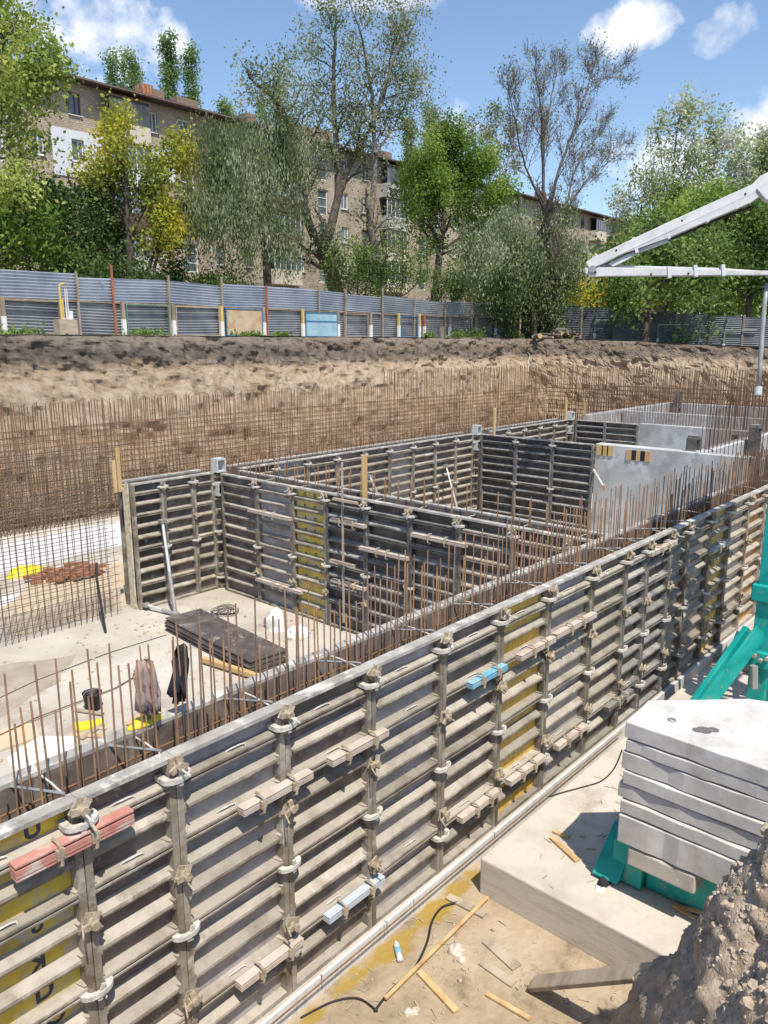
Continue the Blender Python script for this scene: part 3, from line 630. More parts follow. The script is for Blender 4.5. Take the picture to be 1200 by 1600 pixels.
for i in range(3, 31):
    x = JX[i]; jl = f'joint {i}' ; on = ORD[i - 4] if i > 3 else 'zeroth'
    if i < 4: continue
    at = f'{on} joint of the outer wall'
    collar((x, Y0, ZT - .17), 0, f'cement crusted clamp collar near the top of the {at}')
    collar((x, Y0, ZT - 1.60 + R.uniform(-.03, .03)), 0, f'cement crusted clamp collar halfway up the {at}')
    if i % 2 == 0 or i > 9: collar((x, Y0, ZT - 2.50), 0, f'cement crusted clamp collar low on the {at}')
    tie((x, Y0, ZT - .055), 0, f'tie rod with wing nut at the top of the {at}')
    tie((x, Y0, ZT - (1.03 if i % 2 else .98)), 0, f'tie rod with wing nut above the middle of the {at}', False)
    tie((x, Y0, ZT - 2.22), 0, f'tie rod with wing nut near the foot of the {at}', False)
WL = [(2.10, -.275, .86, 'pink', 'faded pink double channel rail under the top clamp of the lettered yellow panel'),
      (3.92, -.745, .80, 'rose', 'rose grey double channel rail on the second upper joint after the pink rail'),
      (4.97, -.745, .80, 'rose', 'rose grey double channel rail with rusty hooks, second after the pink rail'),
      (7.20, -.755, .74, 'blue', 'bright blue double channel rail beside the ochre formwork panel'),
      (8.32, -.745, .86, 'rose', 'cement grey channel rail just above the blue one, over the ochre panel edge'),
      (9.35, -.72, 1.15, 'rose', 'long cement grey channel rail beyond the ochre panel, upper row'),
      (3.78, -2.42, .74, 'rose', 'grey channel rail at the wall foot below the rose grey rail'),
      (4.90, -2.42, .82, 'paleblue', 'pale blue channel rail with hooks at the foot of the wall'),
      (7.12, -2.44, .84, 'rose', 'cement grey channel rail at the wall foot below the blue rail'),
      (8.20, -2.44, .88, 'rose', 'cement grey channel rail at the wall foot below the ochre panel'),
      (9.43, -2.46, .88, 'rose', 'cement grey channel rail at the foot beyond the ochre panel'),
      (12.3, -.20, 1.05, 'rose', 'cement grey channel rail high on the blackened panels'),
      (11.0, -2.46, .9, 'frame_dark', 'dark channel rail at the foot of the blackened panels'),
      (15.2, -.75, 1.0, 'paleblue', 'pale channel rail across the far yellow panel')]
for x, dz, Lh, mk, lab in WL: waler((x, Y0, ZT + dz), 0, Lh, mk, lab)

# cross wall A (faces -X), back wall B/D (faces -Y), cross walls C and E
A_X = 11.20
def wallrow(axis, fixed, start, widths, faces, frames, nm, rotz, sgn, back=True, thick=.42):
    pos = start; out = []
    for k, W in enumerate(widths):
        fk, mk = faces[k], frames[k]
        if axis == 'y':   # runs towards -Y, faces -X
            loc = (fixed + .12, pos, ZT)
            p = panel(loc, -math.pi / 2, W, fk, mk, f'{CN[fk]} formwork panel, {ORD[k]} from the back corner of {nm}', f'formwork panels of {nm}')
            if back: panel((fixed + .12 + thick, pos - W, ZT + .003), math.pi / 2, W, 'face_brown', 'frame', f'far side formwork panel, {ORD[k]} from the back corner of {nm}', f'far side panels of {nm}', False)
            out.append((p, pos)); pos -= W
        else:
            loc = (pos, fixed + .12, ZT)
            p = panel(loc, 0, W, fk, mk, f'{CN[fk]} formwork panel, {ORD[k]} along {nm}', f'formwork panels of {nm}')
            if back: panel((pos + W, fixed + .12 + thick, ZT + .003), math.pi, W, 'face_brown', 'frame', f'far side formwork panel, {ORD[k]} along {nm}', f'far side panels of {nm}', False)
            out.append((p, pos)); pos += W
    return out, pos
nmA = 'the yellow panel cross wall'
FA = ['face_brown', 'face_grey', 'face_yellow', 'face_dark', 'face_dark', 'face_dark', 'face_dark', 'face_dark', 'face_dark']
wA = [1.35, 1.25, 1.10, 1.18, 1.18, 1.18, 1.18, 1.1, .42]
rowA, endA = wallrow('y', A_X, 15.42, wA, FA, ['frame', 'frame', 'frame', 'frame_dark', 'frame_dark', 'frame_dark', 'frame', 'frame', 'frame'], nmA, 0, -1)
letters(rowA[2][0], [(c, .35 + .32 * (k % 2), -.15 - .27 * (k // 2), .12, 180 * (k % 3 == 0)) for k, c in enumerate('UOKDAODKUOnDKOAD')])
for k, (p, y) in enumerate(rowA):
    if k == 0: continue
    on = f'{ORD[k-1]} joint of {nmA}'
    collar((A_X + .12, y, ZT - .16), -math.pi / 2, f'clamp collar at the top of the {on}')
    collar((A_X + .12, y, ZT - 1.62), -math.pi / 2, f'clamp collar halfway up the {on}')
    tie((A_X + .12, y, ZT - .06), -math.pi / 2, f'tie rod at the top of the {on}')
    tie((A_X + .12, y, ZT - 2.22), -math.pi / 2, f'tie rod low on the {on}', False)
for y, dz, Lh, mk, lab in ((13.55, -.75, 1.5, 'rose', 'long rusty pink channel rail high on the cross wall before the yellow panel'),
                           (13.3, -2.42, 1.6, 'rose', 'grey channel rail at the cross wall foot before the yellow panel'),
                           (11.0, -.55, 1.0, 'rose', 'pink grey channel rail at the upper joint after the yellow panel'), (11.0, -1.9, 1.0, 'rose', 'pink grey channel rail low at the joint after the yellow panel'),
                           (10.0, -1.02, 1.3, 'rose', 'rusty channel rail on the dark panel beside the timber boards'), (8.6, -.50, 1.3, 'rose', 'rusty channel rail near the top of the dark cross wall panels')):
    waler((A_X + .12, y, ZT + dz), -math.pi / 2, Lh, mk, lab)
nmB = 'the short end wall'
rowB, _ = wallrow('x', 15.68, 8.95, [.80, .84, .62], ['face_dark', 'face_brown', 'face_brown'], ['frame', 'frame', 'frame'], nmB, 0, -1)
for k, (p, x) in enumerate(rowB):
    if k == 0: continue
    on = f'{ORD[k-1]} joint of {nmB}'
    collar((x, 15.80, ZT - .16), 0, f'clamp collar at the top of the {on}'); collar((x, 15.8, ZT - 1.6), 0, f'clamp collar halfway up the {on}')
    tie((x, 15.80, ZT - 1.0), 0, f'tie rod with wing nut on the {on}', False)
nmD = 'the long back wall'
nD = 15; wD = [1.17] * 9 + [1.0] * 5 + [.9]
rowD, endD = wallrow('x', 15.68, 12.05, [1.15] * 9, ['face_brown', 'face_grey', 'face_brown', 'face_brown', 'face_brown', 'face_grey', 'face_brown', 'face_brown', 'face_brown'], ['frame'] * 9, nmD, 0, -1)
for k, (p, x) in enumerate(rowD):
    if k == 0: continue
    on = f'{ORD[k-1]} joint of {nmD}'
    collar((x, 15.80, ZT - .16), 0, f'clamp collar at the top of the {on}'); collar((x, 15.8, ZT - 1.6), 0, f'clamp collar halfway up the {on}')
nmD2 = 'the farther back wall'
rowD2, _ = wallrow('x', 15.68, 23.35, [1.15] * 5, ['face_brown'] * 5, ['frame'] * 5, nmD2, 0, -1)
for k, (p, x) in enumerate(rowD2):
    if k: collar((x, 15.80, ZT - .16), 0, f'clamp collar at the top of the {ORD[k-1]} joint of {nmD2}')
nmC = 'the dark cross wall'
rowC, endC = wallrow('y', 22.35, 15.42, [1.42, 1.40, 1.45], ['face_dark', 'face_dark', 'face_dark'], ['frame_dark', 'frame_dark', 'frame_dark'], nmC, 0, -1, False)
for k, (p, y) in enumerate(rowC):
    if k:
        on = f'{ORD[k-1]} joint of {nmC}'
        collar((22.47, y, ZT - .16), -math.pi / 2, f'clamp collar at the top of the {on}'); collar((22.47, y, ZT - 1.6), -math.pi / 2, f'clamp collar halfway up the {on}')
nmE = 'the far cross wall'
rowE, endE = wallrow('y', 29.2, 15.42, [1.3, 1.4], ['face_dark', 'face_brown'], ['frame_dark', 'frame_dark'], nmE, 0, -1, False)

# corner panels with galvanised box heads
def corner(x, y, label, box_h, facing=-1):
    t = thing('corner_panel', label, 'corner panel', (x, y, 0), 0, 'corner panels with box heads')
    b = MB(); b.box(-.30, -.25, -.10, .0, ZB, ZT).box(.0, .05, -.30, -.25, ZB, ZT).box(-.24, .0, -.03, 0, ZB, ZT - .02).box(-.03, 0, -.24, -.031, ZB, ZT - .02)
    b.build('angle_plates', M['frame'], t)
    for k in range(11):
        z = ZT - .12 - .28 * k
        MB().prism([(-.25, -.10), (-.05, -.05 - .05), (.0, -.25), (-.12, -.14 - .06)], z - .015, z + .025).build('rung', M['frame'], t)
    for k, zc in enumerate(((ZT + box_h), (ZT - .42))):
        if k == 1 and box_h < .1: continue
        bb = MB(); w = .13; h = .17; c = (-.10, -.13)
        for s in (-1, 1): bb.box(c[0] + s * w - (.03 if s > 0 else 0), c[0] + s * w + (.03 if s < 0 else 0), c[1] - w, c[1] + w, zc - h, zc + h)
        bb.box(c[0] - w + .03, c[0] + w - .03, c[1] - w, c[1] + w, zc + h - .04, zc + h); bb.box(c[0] - w + .03, c[0] + w - .03, c[1] - w, c[1] + w, zc - h, zc - h + .04)
        bb.build('box_head', M['galv'], t)
    bb = MB().box(-.05, .05, -.02, .02, -1, 1)
    for k in range(3):
        collar_o = link('collar', collar_me, t, (-.10, -.05, ZT - .3 - k * 1.2)); collar_o.rotation_euler.z = -math.pi / 4
    return t
corner(11.42, 15.78, 'corner panel with pale galvanised box head beside the short wall', .17)
corner(22.50, 15.78, 'corner panel with box head where the dark cross wall meets the back wall', .12)
corner(29.25, 15.78, 'farther corner panel with box head by the timber stakes', .15)

# stop end of wall B, timbers, stakes
def board(name, p, q, w, h, mat, label, cat, group=None, up=UPZ, end=None):
    o = MB().beam(p, q, w, h, up).build(name, M[mat]); bevel(o, min(w, h) * .12, 1); tag(o, label, cat, group); return o
t = thing('stop_end', 'cream foam faced stop end closing the short formwork wall', 'stop end', (8.93, 15.8, 0))
for k in range(2): MB().box(-.03, -.004, .0 + .12 * k, .112 + .12 * k, ZB, ZT + .02 - .05 * k).build('foam_strip', M['foam'], t)
board('timber_stake', (8.74, 15.83, -3.3), (8.74, 15.83, -2.30), .09, .05, 'timber', 'taller pale timber stake at the free end of the short wall', 'timber stake', 'timber stakes')
board('timber_stake', (8.62, 15.82, -3.3), (8.62, 15.82, -2.58), .08, .04, 'timber', 'shorter orange tinted timber stake at the free end of the short wall', 'timber stake', 'timber stakes')
board('timber_board', (11.10, 11.10, -5.9), (11.10, 11.10, -2.42), .03, .05, 'timber_grey', 'long thin weathered timber batten standing against the cross wall joint', 'timber board', 'timber boards on the cross wall', Vector((1, 0, 0)))
board('timber_board', (11.52, 10.86, -3.6), (11.52, 10.86, -2.28), .04, .15, 'timber_yellow', 'short yellow timber board rising behind the cross wall top', 'timber board', 'timber boards on the cross wall', Vector((1, 0, 0)))
for (px, py, X, lab) in ((773, 638, 22.9, 'timber stake beside the box head of the dark cross wall'), (885, 625, 29.0, 'timber stake on the hither side of the farther corner panel'), (915, 626, 31.2, 'timber stake beyond the farther corner panel')):
    p = onX(px, py, X); board('timber_stake', (p.x, p.y, ZT - .6), p, .09, .09, 'timber', lab, 'timber stake', 'timber stakes')
for k, (y, z) in enumerate(((10.95, -3.20), (11.05, -4.55))):
    o = MB().box(-.02, .04, -.35, .35, -.02, .03).build('timber_batten', M['timber_grey'], None, False, (11.02, y, z)); tag(o, f'short grey timber batten across the yellow board, {"upper" if k == 0 else "lower"} one', 'timber batten')

# concrete walls already stripped
def cwall(x0, x1, y0, y1, label, top=ZT + .02, holes=()):
    t = thing('concrete_wall', label, 'concrete wall', (x0, y0, 0))
    bevel(MB().box(0, x1 - x0, 0, y1 - y0, ZB - .02, top).build('wall_body', M['concrete'], t), .02, 2)
    b = MB(); rr = random.Random(int(x0 * 10))
    return t
w = cwall(22.47, 22.88, 5.4, endC - .01, 'bare grey concrete cross wall with box outs along its top')
for k, (px, py, wd) in enumerate(((945, 704, .55), (997, 712, .75))):
    p = onX(px, py, 22.45); c = Vector((p.x - w.location.x, p.y - w.location.y, p.z))
    b = MB(); b.box(-.03, .004, c.y - wd / 2, c.y - wd / 2 + .16, c.z - .16, c.z + .16).box(-.03, .004, c.y + wd / 2 - .16, c.y + wd / 2, c.z - .16, c.z + .16).box(-.03, .004, c.y - .06, c.y + .06, c.z - .16, c.z + .16)
    b.build('box_out_lining', M['timber_yellow'], w)
    MB().box(-.012, .002, c.y - wd / 2 + .161, c.y + wd / 2 - .161, c.z - .15, c.z + .15).build('box_out_shade', M['black'], w)  # flat black plate paints the shade inside the opening
t = thing('bracket', 'short steel pipe bracket sticking out beside the bare concrete wall', 'bracket')
MB().tube([(22.38, 11.10, -3.95), (21.75, 10.45, -4.30)], .035, 8).build('pipe', M['cast'], t); MB().box(21.66, 21.82, 10.34, 10.50, -4.40, -4.26).build('end_plate', M['cast_brown'], t)
w = cwall(29.34, 29.74, 5.4, endE - .01, 'bare concrete cross wall beyond, behind the starter bars')
for k in range(2):
    MB().box(-.012, .002, 3.6 - k * .6, 3.8 - k * .6, ZT - .45, ZT - .15).build('box_out_shade', M['black'], w)  # small black plates stand in for shaded hollows in the wall
cwall(22.89, 29.33, 7.85, 8.2, 'bare concrete dividing wall between the two cross walls')
cwall(34.5, 34.9, 5.4, 15.85, 'third bare concrete cross wall, deeper in the pit')
cwall(31.2, 41.2, 15.9, 16.3, 'bare concrete side wall at the far end of the back wall')
cwall(40.6, 41.0, 5.4, 15.88, 'bare concrete end wall closing the far room')
for (px, py, hh, X, lab) in ((1058, 636, .85, 40.4, 'dark box column with square holes on the far concrete corner'), (1177, 705, .8, 26.5, 'dark box former standing on the dividing wall'), (1083, 702, .35, 22.9, 'small dark box former on the concrete cross wall')):
    p = onX(px, py, X); t = thing('box_former', lab, 'box former', p, 0, 'box formers on the walls')
    b = MB(); b.box(-.22, -.14, -.14, .14, -hh, hh).box(.14, .22, -.14, .14, -hh, hh)
    n = max(1, int(hh / .3))
    for k in range(n + 1): zc = -hh + 2 * hh * k / n; b.box(-.139, .139, -.14, .14, zc - .06, zc + .06)
    b.build('frame', M['frame_dark'], t); MB().box(-.138, .138, .10, .13, -hh + .07, hh - .07).build('back_plate', M['black'], t)

# steel props
def prop(p, q, label, r=.035):
    t = thing('steel_prop', label, 'steel prop', (0, 0, 0), 0, 'push pull props'); p = Vector(p); q = Vector(q); m = p.lerp(q, .55)
    MB().tube([p, m], r, 8).build('inner_tube', M['galv'], t); MB().tube([m, q], r * 1.35, 8).build('outer_tube', M['steel_grey'], t)
    for e in (p, q): MB().box(e.x - .07, e.x + .07, e.y - .07, e.y + .07, e.z - .04, e.z + .04).build('foot_plate', M['steel_grey'], t)
prop((9.62, 15.60, -4.10), (9.28, 14.75, -6.10), 'long galvanised push pull prop leaning on the short wall')
prop((9.05, 15.58, -6.02), (9.26, 14.70, -6.09), 'low galvanised strut at the foot of the short wall')
for (a, bq, lab) in (((697, 728), (716, 800), 'thin prop leaning on the long back wall'), ((578, 745), (590, 772), 'second thin prop on the back wall behind the timber boards')):
    p = onY(*a, 15.55); q = onY(*bq, 14.6); prop(p, q, lab, .028)
o = MB().tube([(7.66, 14.95, -6.13), (7.86, 15.55, -5.0), (7.97, 15.7, -4.78)], .03, 7).build('steel_pole', M['black']); tag(o, 'black steel pole leaning against the wire mesh', 'pole')

# ------------------------------------------------------------------ reinforcement
bar_me = []
for k in range(5):
    h = [3.62, 3.72, 3.78, 3.55, 3.85][k]
    bar_me.append(MB().tube([(0, 0, 0), (R.uniform(-.01, .01), R.uniform(-.01, .01), h * .5), (R.uniform(-.03, .03), R.uniform(-.03, .03), h)], .0078, 6).mesh('rebar', M['rust'] if k % 2 else M['rust_dark'], True))
barA = [MB().tube([(0, 0, 0), (R.uniform(-.02, .02), R.uniform(-.02, .02), h)], .011, 6).mesh('rebar', M['rust'], True) for h in (.95, 1.02, .9)]
nbar = 0; rest = MB()
def add_bar(me, loc, label, group, h):
    global nbar
    if nbar < 298:
        o = link('rebar', me, None, loc, R.uniform(0, 6)); tag(o, label, 'reinforcing bar', group); nbar += 1
    else: rest.tube([loc, (loc[0] + R.uniform(-.03, .03), loc[1] + R.uniform(-.03, .03), loc[2] + h)], .011, 5)
x = 1.62; k = 0
LBF = 'rusty vertical reinforcing bar standing in the slot of the front wall'
while x < 39:
    y = Y0 + (.06 if k % 2 else .38)
    if nbar < 240: add_bar(R.choice(bar_me), (x + R.uniform(-.02, .02), y + R.uniform(-.015, .015), -6.12), LBF, 'starter bars of the front wall', 3.7)
    else: rest.tube([(x, y, -4), (x + R.uniform(-.03, .03), y, -2.42 + R.uniform(-.12, .12))], .012, 5)
    x += .066 * R.uniform(.6, 1.4); k += 1
y = 5.75; k = 0
while y < 15.3:
    add_bar(R.choice(barA), (A_X + .18 + (.24 if k % 2 else 0), y, -3.62), 'short rusty reinforcing bar poking out of the cross wall with the yellow panel', 'starter bars of the cross wall', .95)
    y += .17; k += 1
for X_, h in ((22.6, .75), (29.5, 1.55), (34.7, 1.5), (29.6, 1.4), (40.8, 1.3)):
    y = 5.6
    while y < 15.2:
        if X_ > 25 or y < 8.0: rest.tube([(X_, y, ZT - .1), (X_ + R.uniform(-.03, .03), y, ZT + h + R.uniform(-.1, .1))], .011, 5)
        y += .11
for xx in np.arange(23.2, 40.4, .12): rest.tube([(xx, 8.0, ZT), (xx, 8.0, ZT + 1.2 + R.uniform(-.1, .1))], .011, 5)
for xx in np.arange(12.0, 31, .2): rest.tube([(xx, 16.0, ZT - .2), (xx + R.uniform(-.02, .02), 16.0, ZT + .25 + R.uniform(-.1, .1))], .010, 5)
tag(rest.build('rebar_rows', M['rust_dark']), 'distant rows of rusty starter bars above the farther walls', 'reinforcing bars', kind='stuff')
# long horizontal bars in the slot
n = 0
for (yy, zz) in ((Y0 + .045, -3.30), (Y0 + .09, -3.42), (Y0 + .40, -3.34), (Y0 + .06, -3.72)):
    for s in range(4):
        x0 = 1.5 + s * 9.4
        o = MB().tube([(x0, yy, zz), (x0 + 4.6, yy + R.uniform(-.01, .01), zz + R.uniform(-.02, .02)), (x0 + 9.6, yy, zz)], .010, 5).build('horizontal_rebar', M['rust'])
        tag(o, 'long rusty horizontal bar tied along the slot of the front wall', 'reinforcing bar', 'horizontal bars of the front wall')
# tie wires / cross bits
for i in range(4, 16):
    x = JX[i] - .05
    o = MB().tube([(x, Y0 - .02, ZT + .03), (x - .18, Y0 + .46, ZT - .03)], .011, 6).build('spacer_rod', M['steel_grey']); tag(o, f'grey spacer rod bridging the wall slot at the {ORD[i-4]} joint', 'spacer rod', 'spacer rods across the slot')

def mesh_mat(label, origin, axis, length, rows, spacing, z0, ztop, hsp, rad, mat, hmat_to, vmax=100, cat='rebar mesh', jit=.05, group=None, hjit=.015):
    t = thing('rebar_mesh', label, cat, (0, 0, 0), 0, group)
    A = Vector((1, 0, 0)) if axis == 'x' else Vector((0, -1, 0)); B = Vector((0, 1, 0)) if axis == 'x' else Vector((1, 0, 0))
    rr = random.Random(int(origin[0] * 7 + origin[1])); items = []
    for rI, off in enumerate(rows):
        s = rI * spacing * .5
        while s < length:
            p = Vector(origin) + A * s + B * off
            top = (ztop(p) if callable(ztop) else ztop) + rr.uniform(-jit, jit)
            items.append(((p.x, p.y, z0), (p.x + rr.uniform(-.03, .03), p.y + rr.uniform(-.03, .03), (z0 + top) / 2), (p.x + rr.uniform(-.06, .06), p.y + rr.uniform(-.05, .05), top)))
            s += spacing * rr.uniform(.85, 1.15)
    items.sort(key=lambda q: (Vector(q[1])).length)
    for q in items[:vmax]: MB().tube(q, rad, 5, False).build('vertical_bar', M[mat], t)
    if len(items) > vmax:
        b = MB()
        for q in items[vmax:]: b.tube(q, rad, 4, False)
        o = b.build('vertical_bars', M[mat], t); o['kind'] = 'stuff'
    for rI, off in enumerate(rows):
        z = z0 + .12
        while z < hmat_to:
            p = Vector(origin) + B * (off + rad * 2); q = p + A * length; n = 6
            pts = [p.lerp(q, i / n) + Vector((0, 0, z + rr.uniform(-hjit, hjit))) - Vector((0, 0, 0)) for i in range(n + 1)]
            pts = [Vector((v.x, v.y, z + rr.uniform(-hjit, hjit))) for v in pts]
            MB().tube(pts, rad * .9, 4, False).build('horizontal_bar', M[mat], t)
            z += hsp
    return t
mesh_mat('near curtain of thin wire mesh bars at the end of the short wall', (2.0, 15.78, 0), 'x', 6.55, (0, .34), .15, ZFLOOR, -2.2, .17, .0075, 'wire_grey', -3.0)
mesh_mat('long rusty curtain of reinforcing mesh along the back of the pit', (2.0, 25.2, 0), 'x', 41.4, (0, .38), .15, ZFLOOR, lambda p: -1.98 if p.x < 28.5 else -1.40, .2, .0142, 'rust_far', -2.65, jit=.09)
mesh_mat('rusty reinforcing mesh across the far end of the pit', (43.3, 25.1, 0), 'y', 19.5, (0, .38), .14, ZFLOOR, -1.42, .25, .0165, 'rust_far', -2.3, jit=.09)

# ------------------------------------------------------------------ things on the raft floor
t = thing('panel_stack', 'flat stack of dark formwork panels lying on the concrete floor', 'panel stack', (0, 0, 0))
cs = [onZ(258, 966, -5.86), onZ(300, 958, -5.86), onZ(444, 1028, -5.86), onZ(412, 1052, -5.86)]
u = ((cs[2] - cs[1])).normalized(); vv = Vector((-u.y, u.x, 0))
O = cs[0]; Ls = 3.25; Ws = .86
for k in range(3):
    z0 = ZFLOOR + .01 + .098 * k; j = R.uniform(-.04, .04)
    P = lambda a, c, z: (O.x + u.x * a + vv.x * c + j, O.y + u.y * a + vv.y * c, z)
    s_ = 1 if vv.dot(cs[1] - cs[0]) > 0 else -1
    b = MB(); b.hexa([P(0, 0, z0), P(Ls, 0, z0), P(Ls, s_ * Ws, z0), P(0, s_ * Ws, z0), P(0, 0, z0 + .03), P(Ls, 0, z0 + .03), P(Ls, s_ * Ws, z0 + .03), P(0, s_ * Ws, z0 + .03)])
    b.hexa([P(.02, s_ * .03, z0 + .03), P(Ls - .02, s_ * .03, z0 + .03), P(Ls - .02, s_ * (Ws - .03), z0 + .03), P(.02, s_ * (Ws - .03), z0 + .03), P(.02, s_ * .03, z0 + .066), P(Ls - .02, s_ * .03, z0 + .066), P(Ls - .02, s_ * (Ws - .03), z0 + .066), P(.02, s_ * (Ws - .03), z0 + .066)])
    b.hexa([P(0, 0, z0 + .066), P(Ls, 0, z0 + .066), P(Ls, s_ * Ws, z0 + .066), P(0, s_ * Ws, z0 + .066), P(0, 0, z0 + .095), P(Ls, 0, z0 + .095), P(Ls, s_ * Ws, z0 + .095), P(0, s_ * Ws, z0 + .095)])
    b.build('stacked_panel', M['stackdark'] if 'stackdark' in M else M.setdefault('stackdark', nmat('stack_dark', S((.05, .043, .04), (.10, .085, .08), (.17, .15, .14)), 3, .6, splash=(.30, .27, .23), sp_scale=4)), t)
def lathe(name, prof, mat, parent=None, loc=None, n=20, smooth=True):
    b = MB()
    for (r, z) in prof:
        for k in range(n): a = 2 * math.pi * k / n; b.v.append((r * math.cos(a), r * math.sin(a), z))
    for i in range(len(prof) - 1):
        for k in range(n): b.f.append((i*n + k, i*n + (k+1) % n, (i+1)*n + (k+1) % n, (i+1)*n + k))
    return b.build(name, mat, parent, smooth, loc)
p = onZ(146, 1108, ZFLOOR)
t = thing('bucket', 'black plastic bucket standing on the concrete floor', 'bucket', (p.x, p.y, ZFLOOR))
lathe('body', [(.001, .01), (.12, .01), (.155, .29), (.165, .30), (.165, .315), (.147, .31), (.112, .03), (.001, .03)], M['black'], t)
MB().tube([(.16 * math.cos(a), .16 * math.sin(a) * .3, .29 + .05 * math.sin(a)) for a in np.linspace(0, math.pi, 9)], .006, 5).build('handle', M['steel_grey'], t)
def lump(name, loc, sx, sy, sz, mat, label, cat, seed=1, n=12, m=8, flat=True):
    b = MB()
    for i in range(m + 1):
        th = math.pi * .5 * i / m if flat else math.pi * i / m
        for k in range(n):
            a = 2 * math.pi * k / n; d = Vector((math.sin(th) * math.cos(a), math.sin(th) * math.sin(a), math.cos(th)))
            w_ = 1 + .35 * mnoise.noise((d.x * 1.7 + seed, d.y * 1.7, d.z * 1.7)) + .2 * mnoise.noise((d.x * 4 + seed, d.y * 4, d.z * 4))
            b.v.append((d.x * sx * w_, d.y * sy * w_, max(0, d.z * sz * w_)))
    for i in range(m):
        for k in range(n): b.f.append((i*n + k, (i+1)*n + k, (i+1)*n + (k+1) % n, i*n + (k+1) % n))
    o = b.build(name, mat, None, True, loc); tag(o, label, cat); return o
p = onZ(432, 982, ZFLOOR); lump('cement_bag', (p.x, p.y, ZFLOOR), .22, .30, .42, M['white_bag'], 'upright white sack on the floor below the cross wall', 'sack', 3)
p = onZ(466, 990, ZFLOOR); lump('cement_bag', (p.x, p.y, ZFLOOR), .28, .25, .16, M['white_bag'], 'slumped white sack lying beside the upright one', 'sack', 8)
p = onZ(42, 897, ZFLOOR); lump('yellow_sacks', (p.x, p.y, ZFLOOR), .5, .3, .22, M['yellow_plastic'], 'crumpled yellow plastic sheet behind the near wire mesh', 'plastic sheet', 5)
# coil of wire
rr = random.Random(5); p = onZ(352, 958, ZFLOOR)
t = thing('wire_coil', 'tangled coil of black tie wire on the concrete floor', 'wire coil', (p.x, p.y, ZFLOOR))
b = MB()
for k in range(7):
    r_ = rr.uniform(.14, .32); cx, cy = rr.uniform(-.07, .07), rr.uniform(-.07, .07)
    b.tube([(cx + r_ * math.cos(a), cy + r_ * math.sin(a) * rr.uniform(.9, 1.1), .015 + .012 * k + .02 * math.sin(a * 2)) for a in np.linspace(0, 6.0, 18)], .008, 4)
b.build('strands', M['black'], t)
# bricks / rebar offcuts heap
p = onZ(100, 905, ZFLOOR); t = thing('brick_pile', 'low pile of red hollow bricks behind the near wire mesh', 'brick pile', (p.x, p.y, ZFLOOR))
mb_ = nmat('red_brick', S((.25, .11, .06), (.38, .18, .10)), 8, .9)
for k in range(46):
    q = (rr.uniform(-.75, .9), rr.uniform(-.5, .5), 0); h = rr.randint(0, 2) * .09
    o = MB().box(-.13, .13, -.06, .06, 0, .088).build('brick', mb_, t, False, (q[0], q[1], .004 + h), rr.uniform(-.5, .5))
# boards and sheets on the floor by the front wall
def flatsheet(pts, z, th, mat, name, label, cat):
    P = [onZ(x, y, z) for x, y in pts]
    o = MB().prism([(q.x, q.y) for q in P], z - th, z).build(name, M[mat]); tag(o, label, cat)
flatsheet([(0, 1140), (55, 1128), (62, 1150), (0, 1172)], ZFLOOR + .035, .03, 'ply', 'plywood_sheet', 'orange tinted plywood sheet at the frame edge beyond the front wall', 'plywood sheet')
flatsheet([(10, 1185), (60, 1150), (118, 1150), (118, 1182), (30, 1215)], ZFLOOR + .02, .018, 'white_bag', 'board_sheet', 'pale grey board lying behind the front wall rebar', 'board')
flatsheet([(112, 1130), (160, 1122), (165, 1132), (120, 1142)], ZFLOOR + .03, .025, 'yellow_plastic', 'yellow_level', 'yellow straightedge lying on the floor near the bucket', 'straightedge')
o = MB().beam(onZ(318, 1030, -6.05), onZ(418, 1062, -6.05), .10, .09).build('timber_beam', M['timber_yellow']); tag(o, 'yellow timber beam lying along the stack of dark panels', 'timber beam')
o = MB().tube([onZ(0, 1148, -6.1), onZ(60, 1120, -6.1), onZ(180, 1075, -6.12), onZ(240, 1040, -6.12)], .012, 5).build('floor_bar', M['rust']); tag(o, 'long rusty bar lying loose across the concrete floor', 'reinforcing bar')
o = MB().tube([onZ(0, 1090, -6.14), onZ(60, 1062, -6.14), onZ(170, 1020, -6.14), onZ(260, 992, -6.14)], .009, 5).build('floor_cable', M['black']); tag(o, 'thin dark cable running over the concrete floor toward the prop', 'cable')
rr = random.Random(21)
for k in range(10):
    x = rr.uniform(130, 245); y = rr.uniform(1105, 1150); p = onZ(x, y, ZFLOOR + .01); a = rr.uniform(0, 3)
    o = MB().box(-.12 - rr.random() * .2, .12 + rr.random() * .2, -.04, .04, 0, .022).build('offcut', M[rr.choice(['timber', 'ply', 'timber_grey'])], None, False, (p.x, p.y, ZFLOOR + .006 + k * .002), a)
    tag(o, 'timber offcut littering the floor behind the front wall', 'offcut', 'timber offcuts on the floor')
